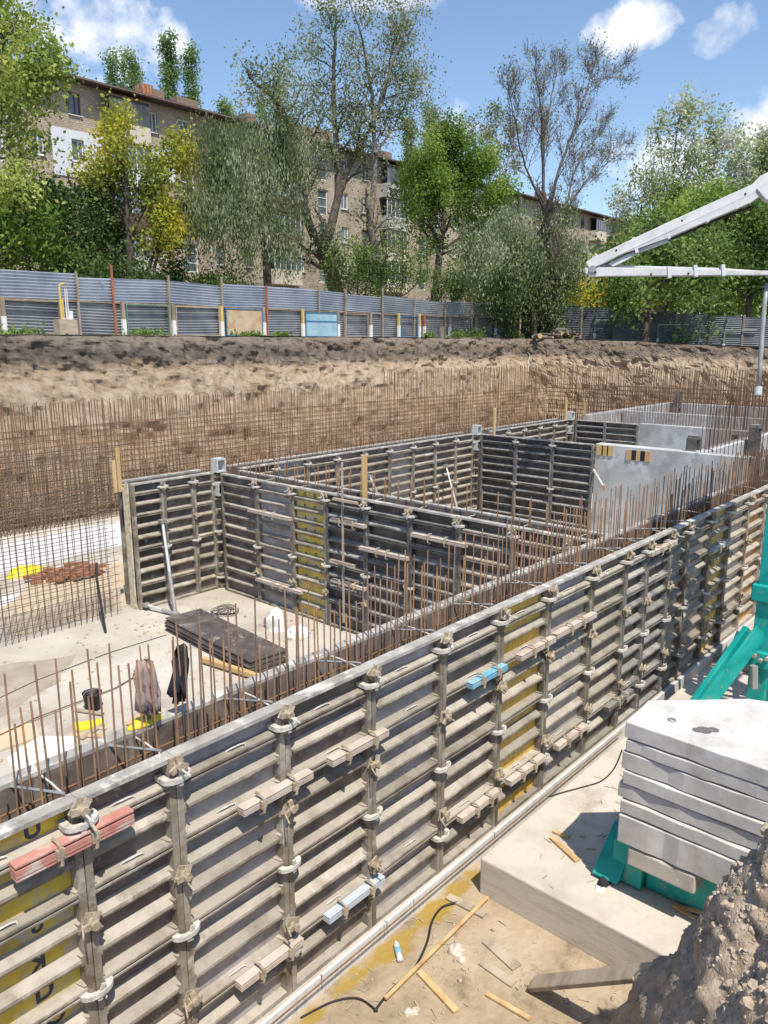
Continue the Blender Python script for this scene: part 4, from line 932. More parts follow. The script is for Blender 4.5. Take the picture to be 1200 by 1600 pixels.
# clothes hung on the starter bars
def cloth(name, pts_w, mat, label):
    b = MB(); n = len(pts_w); m = 19
    for i, (c, w_) in enumerate(pts_w):
        for k in range(m):
            f = (k / (m - 1) - .5); b.v.append((c[0] + f * w_ + .012 * math.sin(i * 2.3 + k), c[1] + (.030 * math.sin(k * 1.15 + i * .35) + .018 * math.sin(k * 2.6 - i * .8)) * (.5 + i / n), c[2] + (.05 * mnoise.noise((k * .5, i * .9, w_ * 9)) if 0 < i else 0) + (.05 * math.sin(k * .9) if i == n - 1 else 0)))
    for i in range(n - 1):
        for k in range(m - 1): p = i * m + k; b.f.append((p, p + 1, p + m + 1, p + m))
    o = b.build(name, mat, None, True); sd = o.modifiers.new('solid', 'SOLIDIFY'); sd.thickness = .02; tag(o, label, 'jacket', 'work clothes on the bars'); return o
mauve = nmat('mauve_cloth', S((.20, .15, .16), (.33, .26, .26), (.42, .30, .14)), 9, .9); dk = nmat('dark_cloth', S((.012, .013, .018), (.03, .032, .04)), 8, .9)
def hang(x0, y0, x1, y1, Y, wid, mat, label, name):
    a = onY(x0, y0, Y); c = onY(x1, y1, Y); cloth(name, [((a + (c - a) * f), wid * w_) for f, w_ in ((0, .35), (.12, .75), (.3, .95), (.5, 1.0), (.7, 1.0), (.88, .9), (1, .6))], mat, label)
hang(222, 1032, 236, 1110, Y0 + .42, .20, mauve, 'faded mauve work jacket hung on the starter bars', 'work_jacket')
hang(283, 1008, 279, 1088, Y0 + .42, .14, dk, 'black work jacket hung on the starter bars', 'work_jacket')
# small rebar cage by the clothes and yellow helmet/gloves on the inner rail
p = onZ(232, 1132, ZT + .02); lump('yellow_gloves', (p.x, Y0 + .50, ZT + .01), .16, .06, .06, M['yellow_plastic'], 'crumpled yellow gloves lying on the inner top rail', 'gloves', 4)

# ------------------------------------------------------------------ crane base, ballast, foundation
FX0, FX1, FY0, FY1, FZ = 6.62, 14.0, -1.5, 4.42, -5.87
bevel(tag(MB().box(FX0, FX1, FY0, FY1, ZG - .02, FZ).build('crane_foundation', M['found']), 'large pale concrete foundation block under the crane ballast', 'foundation block'), .025, 3)
slx = 7.10
levels = [-3.83, -4.025, -4.17, -4.375, -4.535, -4.71, -4.865, -5.20]
for k in range(7):
    zt, zb = levels[k], levels[k + 1] + .016
    dx = [0, .0, .0, -.02, .0, -.03, -.05][k]; cx = [.02, 0, .03, 0, .05, 0, 0][k]
    x0 = slx + dx; yl = 2.98 + cx; xr_ = 9.55; c1 = .62
    poly = [(x0, yl), (x0 + c1, yl + .03), (x0 + c1 + .78, yl - .78), (xr_, .0), (xr_, -.4), (x0 + c1 + .78, -1.2), (x0 + c1, -2.0), (x0, -2.0)]
    lab = ['topmost white concrete ballast slab with a dark lifting recess', 'second concrete ballast slab from the top of the stack', 'third concrete ballast slab from the top of the stack', 'fourth, slightly jutting concrete ballast slab from the top', 'fifth concrete ballast slab, chipped and split at its edge', 'sixth concrete ballast slab from the top of the stack', 'thick lowest concrete ballast slab of the stack'][k]
    t = thing('ballast_slab', lab, 'ballast slab', (0, 0, 0), 0, 'crane ballast slabs')
    rq = random.Random(50 + k); pp = []
    for i_ in range(len(poly)):
        a_ = Vector(poly[i_]); c_ = Vector(poly[(i_ + 1) % len(poly)]); n_ = max(1, int((c_ - a_).length / .16)); q_ = (c_ - a_).normalized(); q_ = Vector((-q_.y, q_.x))
        for f_ in range(n_): p_ = a_.lerp(c_, f_ / n_) + q_ * (rq.gauss(0, .004) - (.015 if rq.random() < .06 else 0)) * (1 if f_ else 0); pp.append((p_.x, p_.y))
    mbs = MB().prism(pp[::-1], zb, zt); mbs.v = [(x_, y_, z_ + rq.gauss(0, .003)) for (x_, y_, z_) in mbs.v]
    bv = mbs.build('slab_body', M['ballast'], t); bevel(bv, .010, 2)
    if k == 0:
        c = onZ(1100, 1141, zt); dkm = nmat('recess_tone', S((.10, .09, .10), (.2, .17, .17)), 6, .8)  # dark tone for the flat overlapping discs on the slab top
        for q, (ox, oy, r_) in enumerate(((0, 0, .075), (.07, -.07, .055), (-.045, .05, .05))):
            lathe('lifting_recess', [(.001, zt + .003 + q * .0008), (r_, zt + .003 + q * .0008)], dkm, t, (c.x + ox, c.y + oy, 0), 16)
        c2 = onZ(1050, 1126, zt); lathe('lifting_eye', [(.022, zt + .004), (.045, zt + .004), (.045, zt + .012), (.022, zt + .012)], M['steel_grey'], t, (c2.x, c2.y, 0), 14)
    if k == 4: MB().box(x0 - .004, x0 + .01, yl - 1.02, yl - 1.0, zb + .01, zt - .005).build('crack', M['black'], t)
t = thing('tower_crane', 'teal steel tower crane foot with mast leg and slanting strut', 'tower crane', (0, 0, 0))
bevel(MB().box(7.30, 9.2, 2.78, 3.12, FZ + .03, -5.36).build('base_beam', M['teal'], t), .012)
bevel(MB().box(7.40, 7.85, -1.0, 2.77, FZ + .02, -5.24).build('base_beam', M['teal'], t), .012)
bevel(MB().hexa([(7.18, 3.00, FZ + .05), (7.36, 3.00, FZ + .05), (7.36, 3.30, FZ + .05), (7.18, 3.30, FZ + .05), (7.5, 2.9, -5.25), (7.9, 2.9, -5.25), (7.9, 3.22, -5.3), (7.5, 3.22, -5.3)]).build('bracket', M['teal'], t), .012)
bm = atd(1166, 1120, 12.2); ml = Vector((12.3, 3.16, 0))
def mastx(x, y, X): p = onX(x, y, X); return p
leg = onX(1196, 845, 12.2)
lx, ly = 12.2, onX(1196, 845, 12.2).y
bevel(MB().box(lx - .13, lx + .13, ly - .26, ly + .0, -5.872, 14.0).build('mast_leg', M['teal'], t), .01)
bevel(MB().box(lx + 1.6, lx + 1.86, ly - .26, ly, -5.872, 14.0).build('mast_leg', M['teal'], t), .01)
bevel(MB().box(lx - .13, lx + .13, ly - 2.0, ly - 1.74, -5.872, 14.0).build('mast_leg', M['teal'], t), .01)
bevel(MB().box(lx + 1.6, lx + 1.86, ly - 2.0, ly - 1.74, -5.872, 14.0).build('mast_leg', M['teal'], t), .01)
for k in range(11):
    z = -5.2 + k * 1.6
    for (a, c) in (((lx, ly - .13), (lx, ly - 1.87)), ((lx, ly - .13), (lx + 1.73, ly - .13)), ((lx + 1.73, ly - .13), (lx + 1.73, ly - 1.87)), ((lx, ly - 1.87), (lx + 1.73, ly - 1.87))):
        MB().beam((*a, z), (*c, z), .09, .09).build('brace', M['teal'], t); MB().beam((*a, z), (*c, z + 1.6), .075, .075).build('brace', M['teal'], t)
for z in (-4.75, -3.7): bevel(MB().box(lx - .2, lx + .2, ly - .34, ly + .07, z - .13, z + .13).build('joint_block', M['teal'], t), .02)
for k in range(4): MB().tube([(lx - .22, ly + .0 - .09 * k, -4.72 + .05 * (k % 2)), (lx - .28, ly - .09 * k, -4.72 + .05 * (k % 2))], .03, 8).build('bolt', M['cast_brown'], t)
sa = onX(1172, 985, 12.05); sb = onX(1085, 1105, 11.2)
d_ = (sb - sa)
bevel(MB().beam(sa, sa + d_ * 1.25, .09, .26, Vector((0, 0, 1))).build('strut', M['teal'], t), .01)
bevel(MB().beam(sa + Vector((0, -.16, .03)), sa + d_ * 1.25 + Vector((0, -.12, .03)), .04, .30).build('strut_flange', M['teal'], t), .008)
MB().tube([onX(1178, 1040, 11.9), onX(1178, 1075, 11.9)], .06, 8).build('hydraulic_cylinder', M['steel_grey'], t)
# timber packer block below the stack and odds
o = MB().box(7.06, 7.34, 2.15, 2.86, -5.42, -5.21).build('packer_block', M['concrete_pale']); bevel(o, .02); tag(o, 'pale packer block under the corner of the ballast stack', 'packer block')
p = onZ(1145, 1010, -5.7)
o = MB().box(-.35, .55, -.4, .3, 0, .62).build('concrete_block', M['concrete'], None, False, (15.6, 4.15, ZG), .2); bevel(o, .03); tag(o, 'bluish grey concrete block beyond the teal crane strut', 'concrete block')

# ------------------------------------------------------------------ litter by the near ground
def plank(a, c, za, zc, w, h, mat, label, group='loose boards on the ground'):
    p = onZ(*a, za); q = onZ(*c, zc); return board('loose_board', p, q, w, h, mat, label, 'board', group)
pl = MB().beam((5.83, 3.22, -6.27), (5.55, 1.55, -4.83), .055, .17, Vector((1, 0, .3))).build('leaning_plank', M['timber_grey']); bevel(pl, .006, 1); tag(pl, 'grey plank leaning from the ground up into the near bank', 'plank')
plank((655, 1518), (713, 1580), ZG + .02, ZG + .02, .07, .03, 'timber', 'pale narrow board on the ground beside the plastic bottle')
plank((760, 1552), (828, 1592), ZG + .02, ZG + .02, .05, .025, 'timber', 'thin pale batten near the frame edge below the leaning plank')
plank((700, 1400), (758, 1430), ZG + .02, ZG + .02, .10, .02, 'timber_grey', 'short grey board beside the corner of the foundation block')
plank((760, 1468), (808, 1512), ZG + .015, ZG + .015, .13, .02, 'timber_grey', 'broad weathered board between the leaning plank and the cable')
plank((752, 1502), (803, 1538), ZG + .015, ZG + .015, .10, .02, 'timber_grey', 'narrower weathered board next to the broad one')
plank((762, 1402), (602, 1560), ZG + .05, ZG + .05, .035, .03, 'timber', 'long thin batten slanting across the ground by the cable')
plank((862, 1308), (902, 1345), FZ + .02, FZ + .02, .07, .03, 'timber', 'brown board lying on the foundation block top', 'loose boards on the foundation')
plank((864, 1298), (888, 1308), FZ + .02, FZ + .02, .05, .03, 'timber', 'short brown offcut on the foundation block top', 'loose boards on the foundation')
plank((1050, 1415), (1096, 1425), FZ + .02, FZ + .05, .05, .03, 'timber', 'splintered stick at the bank edge of the foundation', 'loose boards on the foundation')
plank((1056, 1418), (1088, 1436), FZ + .02, FZ + .02, .05, .02, 'timber', 'second splintered stick beside the first on the foundation', 'loose boards on the foundation')
def cable(pts, z, r, label):
    P = [onZ(x, y, z) for x, y in pts]; out = []
    for i in range(len(P) - 1):
        p0, p1, p2, p3 = P[max(i-1, 0)], P[i], P[i+1], P[min(i+2, len(P)-1)]
        for k in range(6):
            s = k / 6; out.append(.5 * ((2*p1) + (p2-p0)*s + (2*p0-5*p1+4*p2-p3)*s*s + (3*p1-p0-3*p2+p3)*s**3))
    out.append(P[-1]); tag(MB().tube(out, r, 6).build('cable', M['black'], None, True), label, 'cable')
cable([(714, 1410), (690, 1418), (675, 1440), (668, 1470), (655, 1500), (640, 1522), (610, 1548), (585, 1580)], ZG + .02, .013, 'black cable looping over the ground beside the foundation block')
cable([(590, 1580), (560, 1560), (520, 1565), (470, 1590)], ZG + .02, .010, 'thin dark cable near the foot of the wall')
cable([(972, 1172), (960, 1200), (940, 1220), (910, 1230), (880, 1238), (858, 1245)], FZ + .01, .010, 'black cable trailing over the foundation from the ballast')
p = onZ(945, 1378, FZ); lump('cloth_rag', (p.x, p.y, FZ), .14, .07, .07, dk, 'crumpled black work glove on the foundation block', 'glove', 6)
p = onZ(938, 1388, FZ); lump('plastic_bag', (p.x, p.y, FZ), .06, .05, .02, M['white_bag'], 'scrap of clear plastic by the black glove', 'plastic scrap', 2)
p = onZ(622, 1490, ZG)
t = thing('plastic_bottle', 'crushed clear plastic bottle with blue label on the ground', 'bottle', (p.x, p.y, ZG + .03), .9)
cl = nmat('bottle_plastic', S((.5, .55, .58), (.65, .68, .70)), 5, .2)
o = MB().tube([(-.13, 0, 0), (-.10, 0, 0), (.0, 0, .004), (.09, 0, 0), (.13, 0, 0), (.15, 0, 0)], [.030, .034, .030, .034, .016, .012], 10).build('body', cl, t, True)
MB().tube([(-.05, 0, .002), (.03, 0, .002)], .035, 10, False).build('paper_band', M['blue'], t)
for k, (x, y, s) in enumerate(((712, 1484, .09), (716, 1492, .06), (650, 1580, .05), (638, 1582, .05), (722, 1500, .05), (672, 1340, .08))):
    p = onZ(x, y, ZG); lump('concrete_lump', (p.x, p.y, ZG), s, s * .8, s * .6, M['concrete_pale'], 'pale lump of spilled concrete on the ground', 'concrete lump', k)['group'] = 'spilled concrete lumps'
o = MB().tube([(2, 4.70, ZFLOOR + .015), (6, 4.695, ZFLOOR + .02), (11, 4.70, ZFLOOR + .015)], .009, 5).build('edge_bar', M['rust']); tag(o, 'thin rusty bar lying along the foot of the outer wall', 'reinforcing bar')
p = onZ(590, 1350, -5.0)

# ------------------------------------------------------------------ concrete pump boom
def pump():
    t = thing('concrete_pump_boom', 'white folding boom of a concrete pump reaching over the pit', 'pump boom', (0, 0, 0))
    D = lambda x, y: 22.0 - 1.3 * (x - 920) / 280
    P = lambda x, y, o=0.0: atd(x, y, D(x, y)) + n_ * o
    n_ = Vector((0, 0, 0)); a = atd(920, 415, D(920, 0)); c = atd(1200, 415, D(1200, 0)); n_ = (c - a).cross(UPZ).normalized()
    def slab(pts, half, name, mat='pump_white'):
        b = MB(); k = len(pts); i0 = len(b.v)
        for s in (-1, 1):
            for (x, y) in pts: b.v.append(tuple(P(x, y, s * half)))
        b.f = [tuple(range(k))[::-1], tuple(range(k, 2 * k))] + [(i, (i+1) % k, k + (i+1) % k, k + i) for i in range(k)]
        o = b.build(name, M[mat], t); bevel(o, .012, 2); return o
    slab([(916, 411), (925, 404), (1040, 350), (1173, 290), (1186, 277), (1215, 262), (1260, 240), (1262, 262), (1215, 285), (1200, 298), (1172, 318), (1040, 374), (975, 397), (940, 414), (922, 421)], .16, 'boom_arm')
    slab([(984, 396), (1040, 374), (1046, 378), (1000, 395), (975, 409), (958, 417), (950, 412)], .05, 'link_rod')
    slab([(1180, 297), (1215, 268), (1240, 280), (1215, 318), (1195, 314)], .22, 'elbow_plate')
    slab([(914, 420), (922, 416), (938, 418), (1040, 420), (1215, 424), (1215, 430), (1040, 432), (945, 432), (922, 433), (916, 428)], .12, 'tip_arm')
    for (x, y) in ((1045, 419), (1086, 417), (1129, 416)):
        slab([(x - 3, y - 2), (x + 3, y - 2), (x + 4, y + 16), (x - 2, y + 16)], .17, 'pipe_clamp')
    MB().tube([P(938, 414, -.2), P(1000, 417, -.2), P(1120, 420, -.2), P(1196, 425, -.2), P(1203, 432, -.2)], .045, 8).build('delivery_pipe', M['pump_white'], t)
    MB().tube([P(1180, 320, -.2), P(1120, 342, -.2), P(1060, 368, -.2), P(1000, 393, -.2), P(955, 413, -.2), P(935, 422, -.2)], .035, 6).build('hydraulic_hose', M['black'], t)
    MB().tube([P(955, 404, -.1), P(1000, 388, -.1)], .055, 8).build('hydraulic_ram', M['steel_grey'], t); MB().tube([P(1000, 388, -.1), P(1040, 372, -.1)], .035, 8).build('ram_rod', M['galv'], t)
    for (x, y) in ((990, 383), (1040, 361), (1100, 335), (1145, 315)): slab([(x - 3, y - 16 + 6), (x + 2, y - 18 + 6), (x + 8, y + 12), (x + 3, y + 14)], .168, 'stiffener')
    for (x, y) in ((963, 392), (1065, 346), (1163, 305), (931, 426), (1017, 429), (1075, 428)): MB().tube([P(x, y, -.19), P(x, y, .19)], .028, 8).build('pin', M['black'], t)
    MB().tube([P(926, 421, -.2), P(926, 421, .2)], .10, 12).build('hinge_pin', M['steel_grey'], t)
    for (x, y) in ((940, 410), (946, 409)): MB().tube([P(x - 4, y, -.2), P(x + 3, y - 4, -.2)], .02, 6).build('hose_line', M['black'], t)
    h = [P(1203, 432, -.2), P(1201, 442, -.2), P(1197, 470, -.2), P(1193, 520, -.2), P(1190, 570, -.2), P(1187, 605, -.2), P(1186, 618, -.2)]
    MB().tube(h[1:6], .062, 10).build('end_hose', M['steel_grey'], t, True)
    MB().tube(h[5:7], .10, 10).build('hose_nozzle', M['galv'], t)
pump()

# ------------------------------------------------------------------ fences
def corrugated(p, q, z0, z1, amp=.022, wl=.105, wob=.0):
    """sheet with horizontal waves from p to q (2-D points)"""
    p = Vector((p[0], p[1], 0)); q = Vector((q[0], q[1], 0)); d = (q - p); L_ = d.length; d.normalize(); nrm = Vector((d.y, -d.x, 0))
    tl = rr.uniform(-.09, .09) if wob else 0; nz_ = max(4, int((z1 - z0) / wl * 8)); nx = max(2, int(L_ / .6)); b = MB()
    for j in range(nz_ + 1):
        z = z0 + (z1 - z0) * j / nz_; w = amp * math.sin(2 * math.pi * (z - z0) / wl)
        for i in range(nx + 1):
            s = L_ * i / nx; v = p + d * s + nrm * (w + tl * (s / L_ - .5) * 0 + wob * mnoise.noise((s * .7 + p.x, z * .8, 1)))
            b.v.append((v.x, v.y, z + tl * (s / L_ - .5) + .012 * mnoise.noise((s * .5 + p.x, 3, 0))))
    for j in range(nz_):
        for i in range(nx): a = j * (nx + 1) + i; b.f.append((a, a + 1, a + nx + 2, a + nx + 1))
    return b
YFN = 32.0
rr = random.Random(16)
fence = thing('sheet_metal_fence', 'long corrugated metal hoarding with timber posts along the far bank', 'fence', (0, 0, 0))
fx = lambda px: onY(px, 500, YFN).x
rr = random.Random(17)
tall = [-60, 0, 122, 178, 263, 347, 415, 497, 538, 596, 645, 694, 735, 774, 812]
for a, c in zip(tall[:-1], tall[1:]):
    x0, x1 = fx(a), fx(c); zt = 2.78 + rr.uniform(-.10, .05) - (.08 if a > 500 else 0)
    corrugated((x0, YFN - .03 * (rr.random())), (x1 + .02, YFN - .02), 1.72, zt, .034, .125, .03).build('upper_sheet', M['galv_sheet'], fence, True)
    corrugated((x0, YFN + .06), (x1 + .02, YFN + .06), .22, 1.80, .030, .125, .02).build('lower_sheet', M['galv_dull'], fence, True)
    MB().box(x0 + .02, x1 - .02, YFN - .05, YFN + .03, 1.66, 1.715).build('rail', M['post_wood'], fence)
for k, px in enumerate(tall[1:-1]):
    x = fx(px); h = 2.95 + rr.uniform(-.1, .35); o = MB().beam((x, YFN - .12, .1), (x + rr.uniform(-.06, .06), YFN - .12, h), .085, .07).build('post', M['post_red'] if k in (2, 5) else M['post_wood'], fence)
for k, px in enumerate([3, 95, 190, 268, 343, 409, 470, 525, 576, 620, 652, 660, 700, 741, 772, 805]):
    x = fx(px); MB().box(x - .09, x + .09, YFN - .24, YFN - .10, .15, 1.0).build('post_foot', M['post_white'], fence)
    MB().box(x - .07, x + .07, YFN - .225, YFN - .115, 1.0, 1.75).build('short_post', M['post_yellow'] if k in (1, 4, 6, 9, 10) else M['post_red'] if k in (11,) else M['post_wood'], fence)
def framed(px0, px1, z0, z1, board_mat, frame_mat, nm):
    x0, x1 = fx(px0), fx(px1); y = YFN - .16
    if board_mat: MB().box(x0 + .05, x1 - .05, y - .012, y + .012, z0 + .04, z1 - .04).build(nm, M[board_mat], fence)
    b = MB(); w = .045
    b.box(x0, x0 + w, y - .04, y + .035, z0, z1).box(x1 - w, x1, y - .04, y + .035, z0, z1).box(x0 + w, x1 - w, y - .04, y + .035, z1 - w, z1).box(x0 + w, x1 - w, y - .04, y + .035, z0, z0 + w)
    b.build('panel_frame', M[frame_mat], fence)
framed(350, 407, .32, 1.66, 'board_faded', 'frame_blue', 'faded_board')
framed(474, 524, .30, 1.62, 'sheet_blue', 'frame_blue', 'blue_board')
x0, x1 = fx(474), fx(524); MB().box(x0 + .07, x1 - .07, YFN - .2, YFN - .175, 1.12, 1.17).build('panel_frame', M['frame_blue'], fence)
framed(272, 340, .32, 1.66, None, 'timber_grey', 'flat_sheet')
framed(5, 92, .32, 1.66, None, 'post_wood', '')
framed(195, 262, .32, 1.66, None, 'balc_green', '')
framed(535, 572, .32, 1.62, None, 'post_wood', 'flat_sheet')
framed(623, 650, .32, 1.62, None, 'frame_blue', ''); framed(775, 803, .32, 1.6, None, 'frame_blue', '')
corner_pt = (fx(812), YFN)
fence2 = thing('sheet_metal_fence', 'dark corrugated metal fence closing the far end under the trees', 'fence', (0, 0, 0))
dirv = Vector((57.28 - 51.4, 16.38 - 31.6, 0)).normalized()
segs = 12; start = Vector((corner_pt[0] + .1, YFN - .1, 0)); Lf = 26.0
for k in range(segs):
    a = start + dirv * (Lf * k / segs); c = start + dirv * (Lf * (k + 1) / segs); ga = gz(a.x, a.y); 
    za = .25 - 1.05 * sm(0, 17, (a - start).length)
    corrugated((a.x, a.y), (c.x, c.y), za - .25, za + 2.42, .032, .125, .05).build('sheet', M['galv_dark'], fence2, True)
    MB().box(a.x - .07, a.x + .07, a.y - .12, a.y - .02, za - .4, za + 2.6).build('post', M['post_wood'] if k % 3 else M['roof'], fence2)
    m_ = a.lerp(c, .5); nn = Vector((dirv.y, -dirv.x, 0)); m2 = m_ + nn * .18
    if k % 2 == 0:
        MB().beam(m2 + Vector((0, 0, za - .3)), m2 + Vector((0, 0, za + .55)), .16, .14).build('post_foot', M['post_white'], fence2)
        MB().beam(m2 + Vector((0, 0, za + .55)), m2 + Vector((0, 0, za + 1.5)), .07, .07).build('short_post', M['steel_grey'], fence2)
        MB().beam(m2 + Vector((0, 0, za + 1.5)), m2 + dirv * 2.0 + Vector((0, 0, za + 1.5)), .07, .07).build('rail', M['steel_grey'], fence2)

# stumps, logs, pipe, tufts at the bank top
def stump(px, py, r, h, label, mat='cutwood', Y=30.6):
    p = onY(px, py, Y); t = thing('tree_stump', label, 'stump', (p.x, p.y, .2), 0, 'stumps on the bank')
    lathe('bark', [(r * 1.15, -.1), (r, .1), (r * .95, h)], M['bark_grey'], t, None, 12); lathe('cut_top', [(.001, h + .004), (r * .95, h + .004)], M['cutwood'], t, None, 12)
stump(690, 525, .2, .75, 'pale split tree stump on the bank before the fence'); stump(736, 525, .42, .48, 'broad low tree stump on the bank beside green tufts'); stump(777, 528, .15, .3, 'small stump on the bank near the fence corner')
t = thing('gas_riser', 'grey concrete stub carrying a yellow gas pipe before the fence', 'gas riser', (fx(93) - .3, 30.9, .2))
MB().box(-.38, .38, -.25, .25, -.35, .70).build('stub', M['timber_grey'], t); MB().tube([(-.12, 0, .7), (-.12, 0, 2.05), (.1, 0, 2.1)], .05, 8).build('pipe', M['post_yellow'], t); MB().tube([(.18, .05, .7), (.2, .05, 1.9), (.12, .05, 2.0), (.1, .05, .7)], .022, 6).build('thin_pipe', M['pvc'], t); MB().box(.12, .3, -.1, .1, .7, 1.05).build('meter', M['post_white'], t)
rr = random.Random(9); c = onY(868, 530, 28.3)
for k in range(34):
    a = rr.uniform(-.9, .9); L_ = rr.uniform(.6, 1.3); r_ = rr.uniform(.07, .19)
    p = Vector((c.x + rr.gauss(0, 1.5), c.y - .3 + rr.gauss(0, .5), .2)); p.z = .2 + r_ + max(0, .75 - abs(p.x - c.x) * .4) * rr.random()
    d = Vector((math.sin(a), -math.cos(a) , rr.uniform(-.1, .1))) * L_
    t = thing('firewood_log', 'cut log tossed on the woodpile at the fence corner', 'log', p, 0, 'logs of the woodpile')
    MB().tube([-d / 2, d / 2], [r_, r_ * .92], 9, False).build('bark', M['bark_grey'], t, True)
    for s in (-1, 1):
        e = d * (.5 * s); MB().tube([e * .995, e * 1.01], r_ * .93, 9).build('cut_end', M['cutwood'], t)

# ------------------------------------------------------------------ apartment block
def apartment():
    t = thing('apartment_block', 'long five storey brick apartment block behind the trees', 'apartment block', (0, 0, 0))
    YB = 50.0; X0, X1, Z0, Z1 = 14.0, 108.0, .1, 16.0
    wins = []   # x0,x1,z0,z1,kind
    zs = [14.1 - 2.77 * k for k in range(5)]
    for per in range(-2, 6):
        cx = 34.65 + 13.45 * per
        for z in zs:
            for off in (2.65, 5.25, -2.65): wins.append((cx + off - .42, cx + off + .42, z, z + 1.32, 'win'))
            wins.append((cx - 4.85 - 1.05, cx - 4.85 + 1.05, z - .55, z + 1.35, 'balc'))
        for k in range(5):
            z1 = 15.4 - 2.77 * k - (0 if k < 4 else .3); z0 = z1 - 2.05
            if z0 > .8: wins.append((cx - .58, cx + .58, z0, z1, 'stair'))
    wins = [w for w in wins if w[0] > X0 + .6 and w[1] < X1 - .6]
    xs = sorted({X0, X1, *[w[0] for w in wins], *[w[1] for w in wins]}); zz = sorted({Z0, Z1, *[w[2] for w in wins], *[w[3] for w in wins]})
    b = MB(); idx = {}
    def V(x, y, z):
        k = (round(x, 3), round(y, 3), round(z, 3))
        if k not in idx: idx[k] = len(b.v); b.v.append((x, y, z))
        return idx[k]
    hole = lambda x, z: any(w[0] < x < w[1] and w[2] < z < w[3] for w in wins)
    for i in range(len(xs) - 1):
        ws = [w for w in wins if w[0] <= xs[i] + 1e-6 and w[1] >= xs[i+1] - 1e-6]
        for j in range(len(zz) - 1):
            zm = (zz[j] + zz[j+1]) / 2
            if any(w[2] < zm < w[3] for w in ws): continue
            b.f.append((V(xs[i], YB, zz[j]), V(xs[i+1], YB, zz[j]), V(xs[i+1], YB, zz[j+1]), V(xs[i], YB, zz[j+1])))
    for (a, c, z0, z1, kd) in wins:
        d = YB + .22
        for q in (((a, YB, z0), (a, YB, z1), (a, d, z1), (a, d, z0)), ((c, YB, z1), (c, YB, z0), (c, d, z0), (c, d, z1)), ((a, YB, z1), (c, YB, z1), (c, d, z1), (a, d, z1)), ((c, YB, z0), (a, YB, z0), (a, d, z0), (c, d, z0))):
            i0 = len(b.v); b.v += list(q); b.f.append((i0, i0+1, i0+2, i0+3))
    i0 = len(b.v); b.v += [(X0, YB, Z0), (X0, YB + 11, Z0), (X0, YB + 11, Z1), (X0, YB, Z1), (X1, YB, Z0), (X1, YB + 11, Z0), (X1, YB + 11, Z1), (X1, YB, Z1)]
    b.f += [(i0+1, i0, i0+3, i0+2), (i0+4, i0+5, i0+6, i0+7), (i0+5, i0+1, i0+2, i0+6), (i0+3, i0+7, i0+6, i0+2)]
    b.build('wall', M['brick'], t)
    R2 = random.Random(4); nwin = 0
    seen = sorted(wins, key=lambda w: w[0])
    for (a, c, z0, z1, kd) in seen:
        y = YB + .10; b = MB(); w = .10
        b.box(a + .002, a + w, y, y + .07, z0 + .002, z1 - .002).box(c - w, c - .002, y, y + .07, z0 + .002, z1 - .002).box(a + w, c - w, y, y + .07, z1 - w, z1 - .002).box(a + w, c - w, y, y + .07, z0 + .002, z0 + w)
        if kd == 'win': xm = a + (c - a) * R2.choice((.42, .58)); b.box(xm - .04, xm + .04, y, y + .07, z0 + w, z1 - w)
        elif kd == 'stair':
            for k in (1, 2): zc = z0 + (z1 - z0) * k / 3; b.box(a + w, c - w, y, y + .07, zc - .035, zc + .035)
        else:
            for k in (1, 2, 3): xc = a + (c - a) * k / 4; b.box(xc - .035, xc + .035, y, y + .07, z0 + w, z1 - w)
        white = kd == 'stair' or R2.random() < .72
        wo = b.build('window', M['pvc'] if white else M['balc_dark'], t)
        MB().box(a + .01, c - .01, y + .035, y + .05, z0 + .01, z1 - .01).build('pane', M['glass'], wo)
        if kd == 'win': MB().box(a - .06, c + .06, YB - .10, YB - .003, z0 - .06, z0 - .01).build('sill', M['pvc'], wo)
        if kd == 'win' and R2.random() < .3: MB().box(a + .05, a + .05 + (c - a) * .35, y + .075, y + .085, z0 + .1, z1 - .1).build('curtain', M['white_bag'], wo)
    # balconies
    for per in range(-2, 6):
        cx = 34.65 + 13.45 * per - 4.85
        for k in range(4):
            if cx - 1.6 < X0 or cx + 1.6 > X1: continue
            z = zs[k] - 1.0; mk = ['cream', 'insul', 'balc_grey', 'balc_green', 'balc_dark', 'cream'][R2.randint(0, 5)]
            if per == 0: mk = ['cream', 'insul', 'balc_dark', 'balc_grey'][k]
            bo = MB().box(cx - 1.45, cx + 1.45, YB - .95, YB - .88, z - .1, z + .95).box(cx - 1.45, cx - 1.38, YB - .879, YB - .003, z - .1, z + .95).box(cx + 1.38, cx + 1.45, YB - .879, YB - .003, z - .1, z + .95).box(cx - 1.5, cx + 1.5, YB - 1.0, YB - .003, z - .22, z - .101).build('balcony', M[mk], t)
            if R2.random() < .72 or per == 0:
                g = MB()
                for i in range(6): xc = cx - 1.42 + 2.84 * i / 5; g.box(xc - .035, xc + .035, YB - .945, YB - .885, z + .951, z + 2.35)
                g.box(cx - 1.45, cx + 1.45, YB - .95, YB - .88, z + 2.351, z + 2.42); g.box(cx + 1.38, cx + 1.45, YB - .87, YB - .003, z + .951, z + 2.42)
                g.build('glazing_frame', M['balc_dark'] if k == 0 else M['pvc'], bo)
                MB().box(cx - 1.38, cx + 1.379, YB - .925, YB - .905, z + .96, z + 2.34).build('glazing', M['glass'], bo)
                MB().box(cx - 1.5, cx + 1.5, YB - 1.02, YB - .003, z + 2.425, z + 2.47).build('balcony_roof', M['roof'], bo)
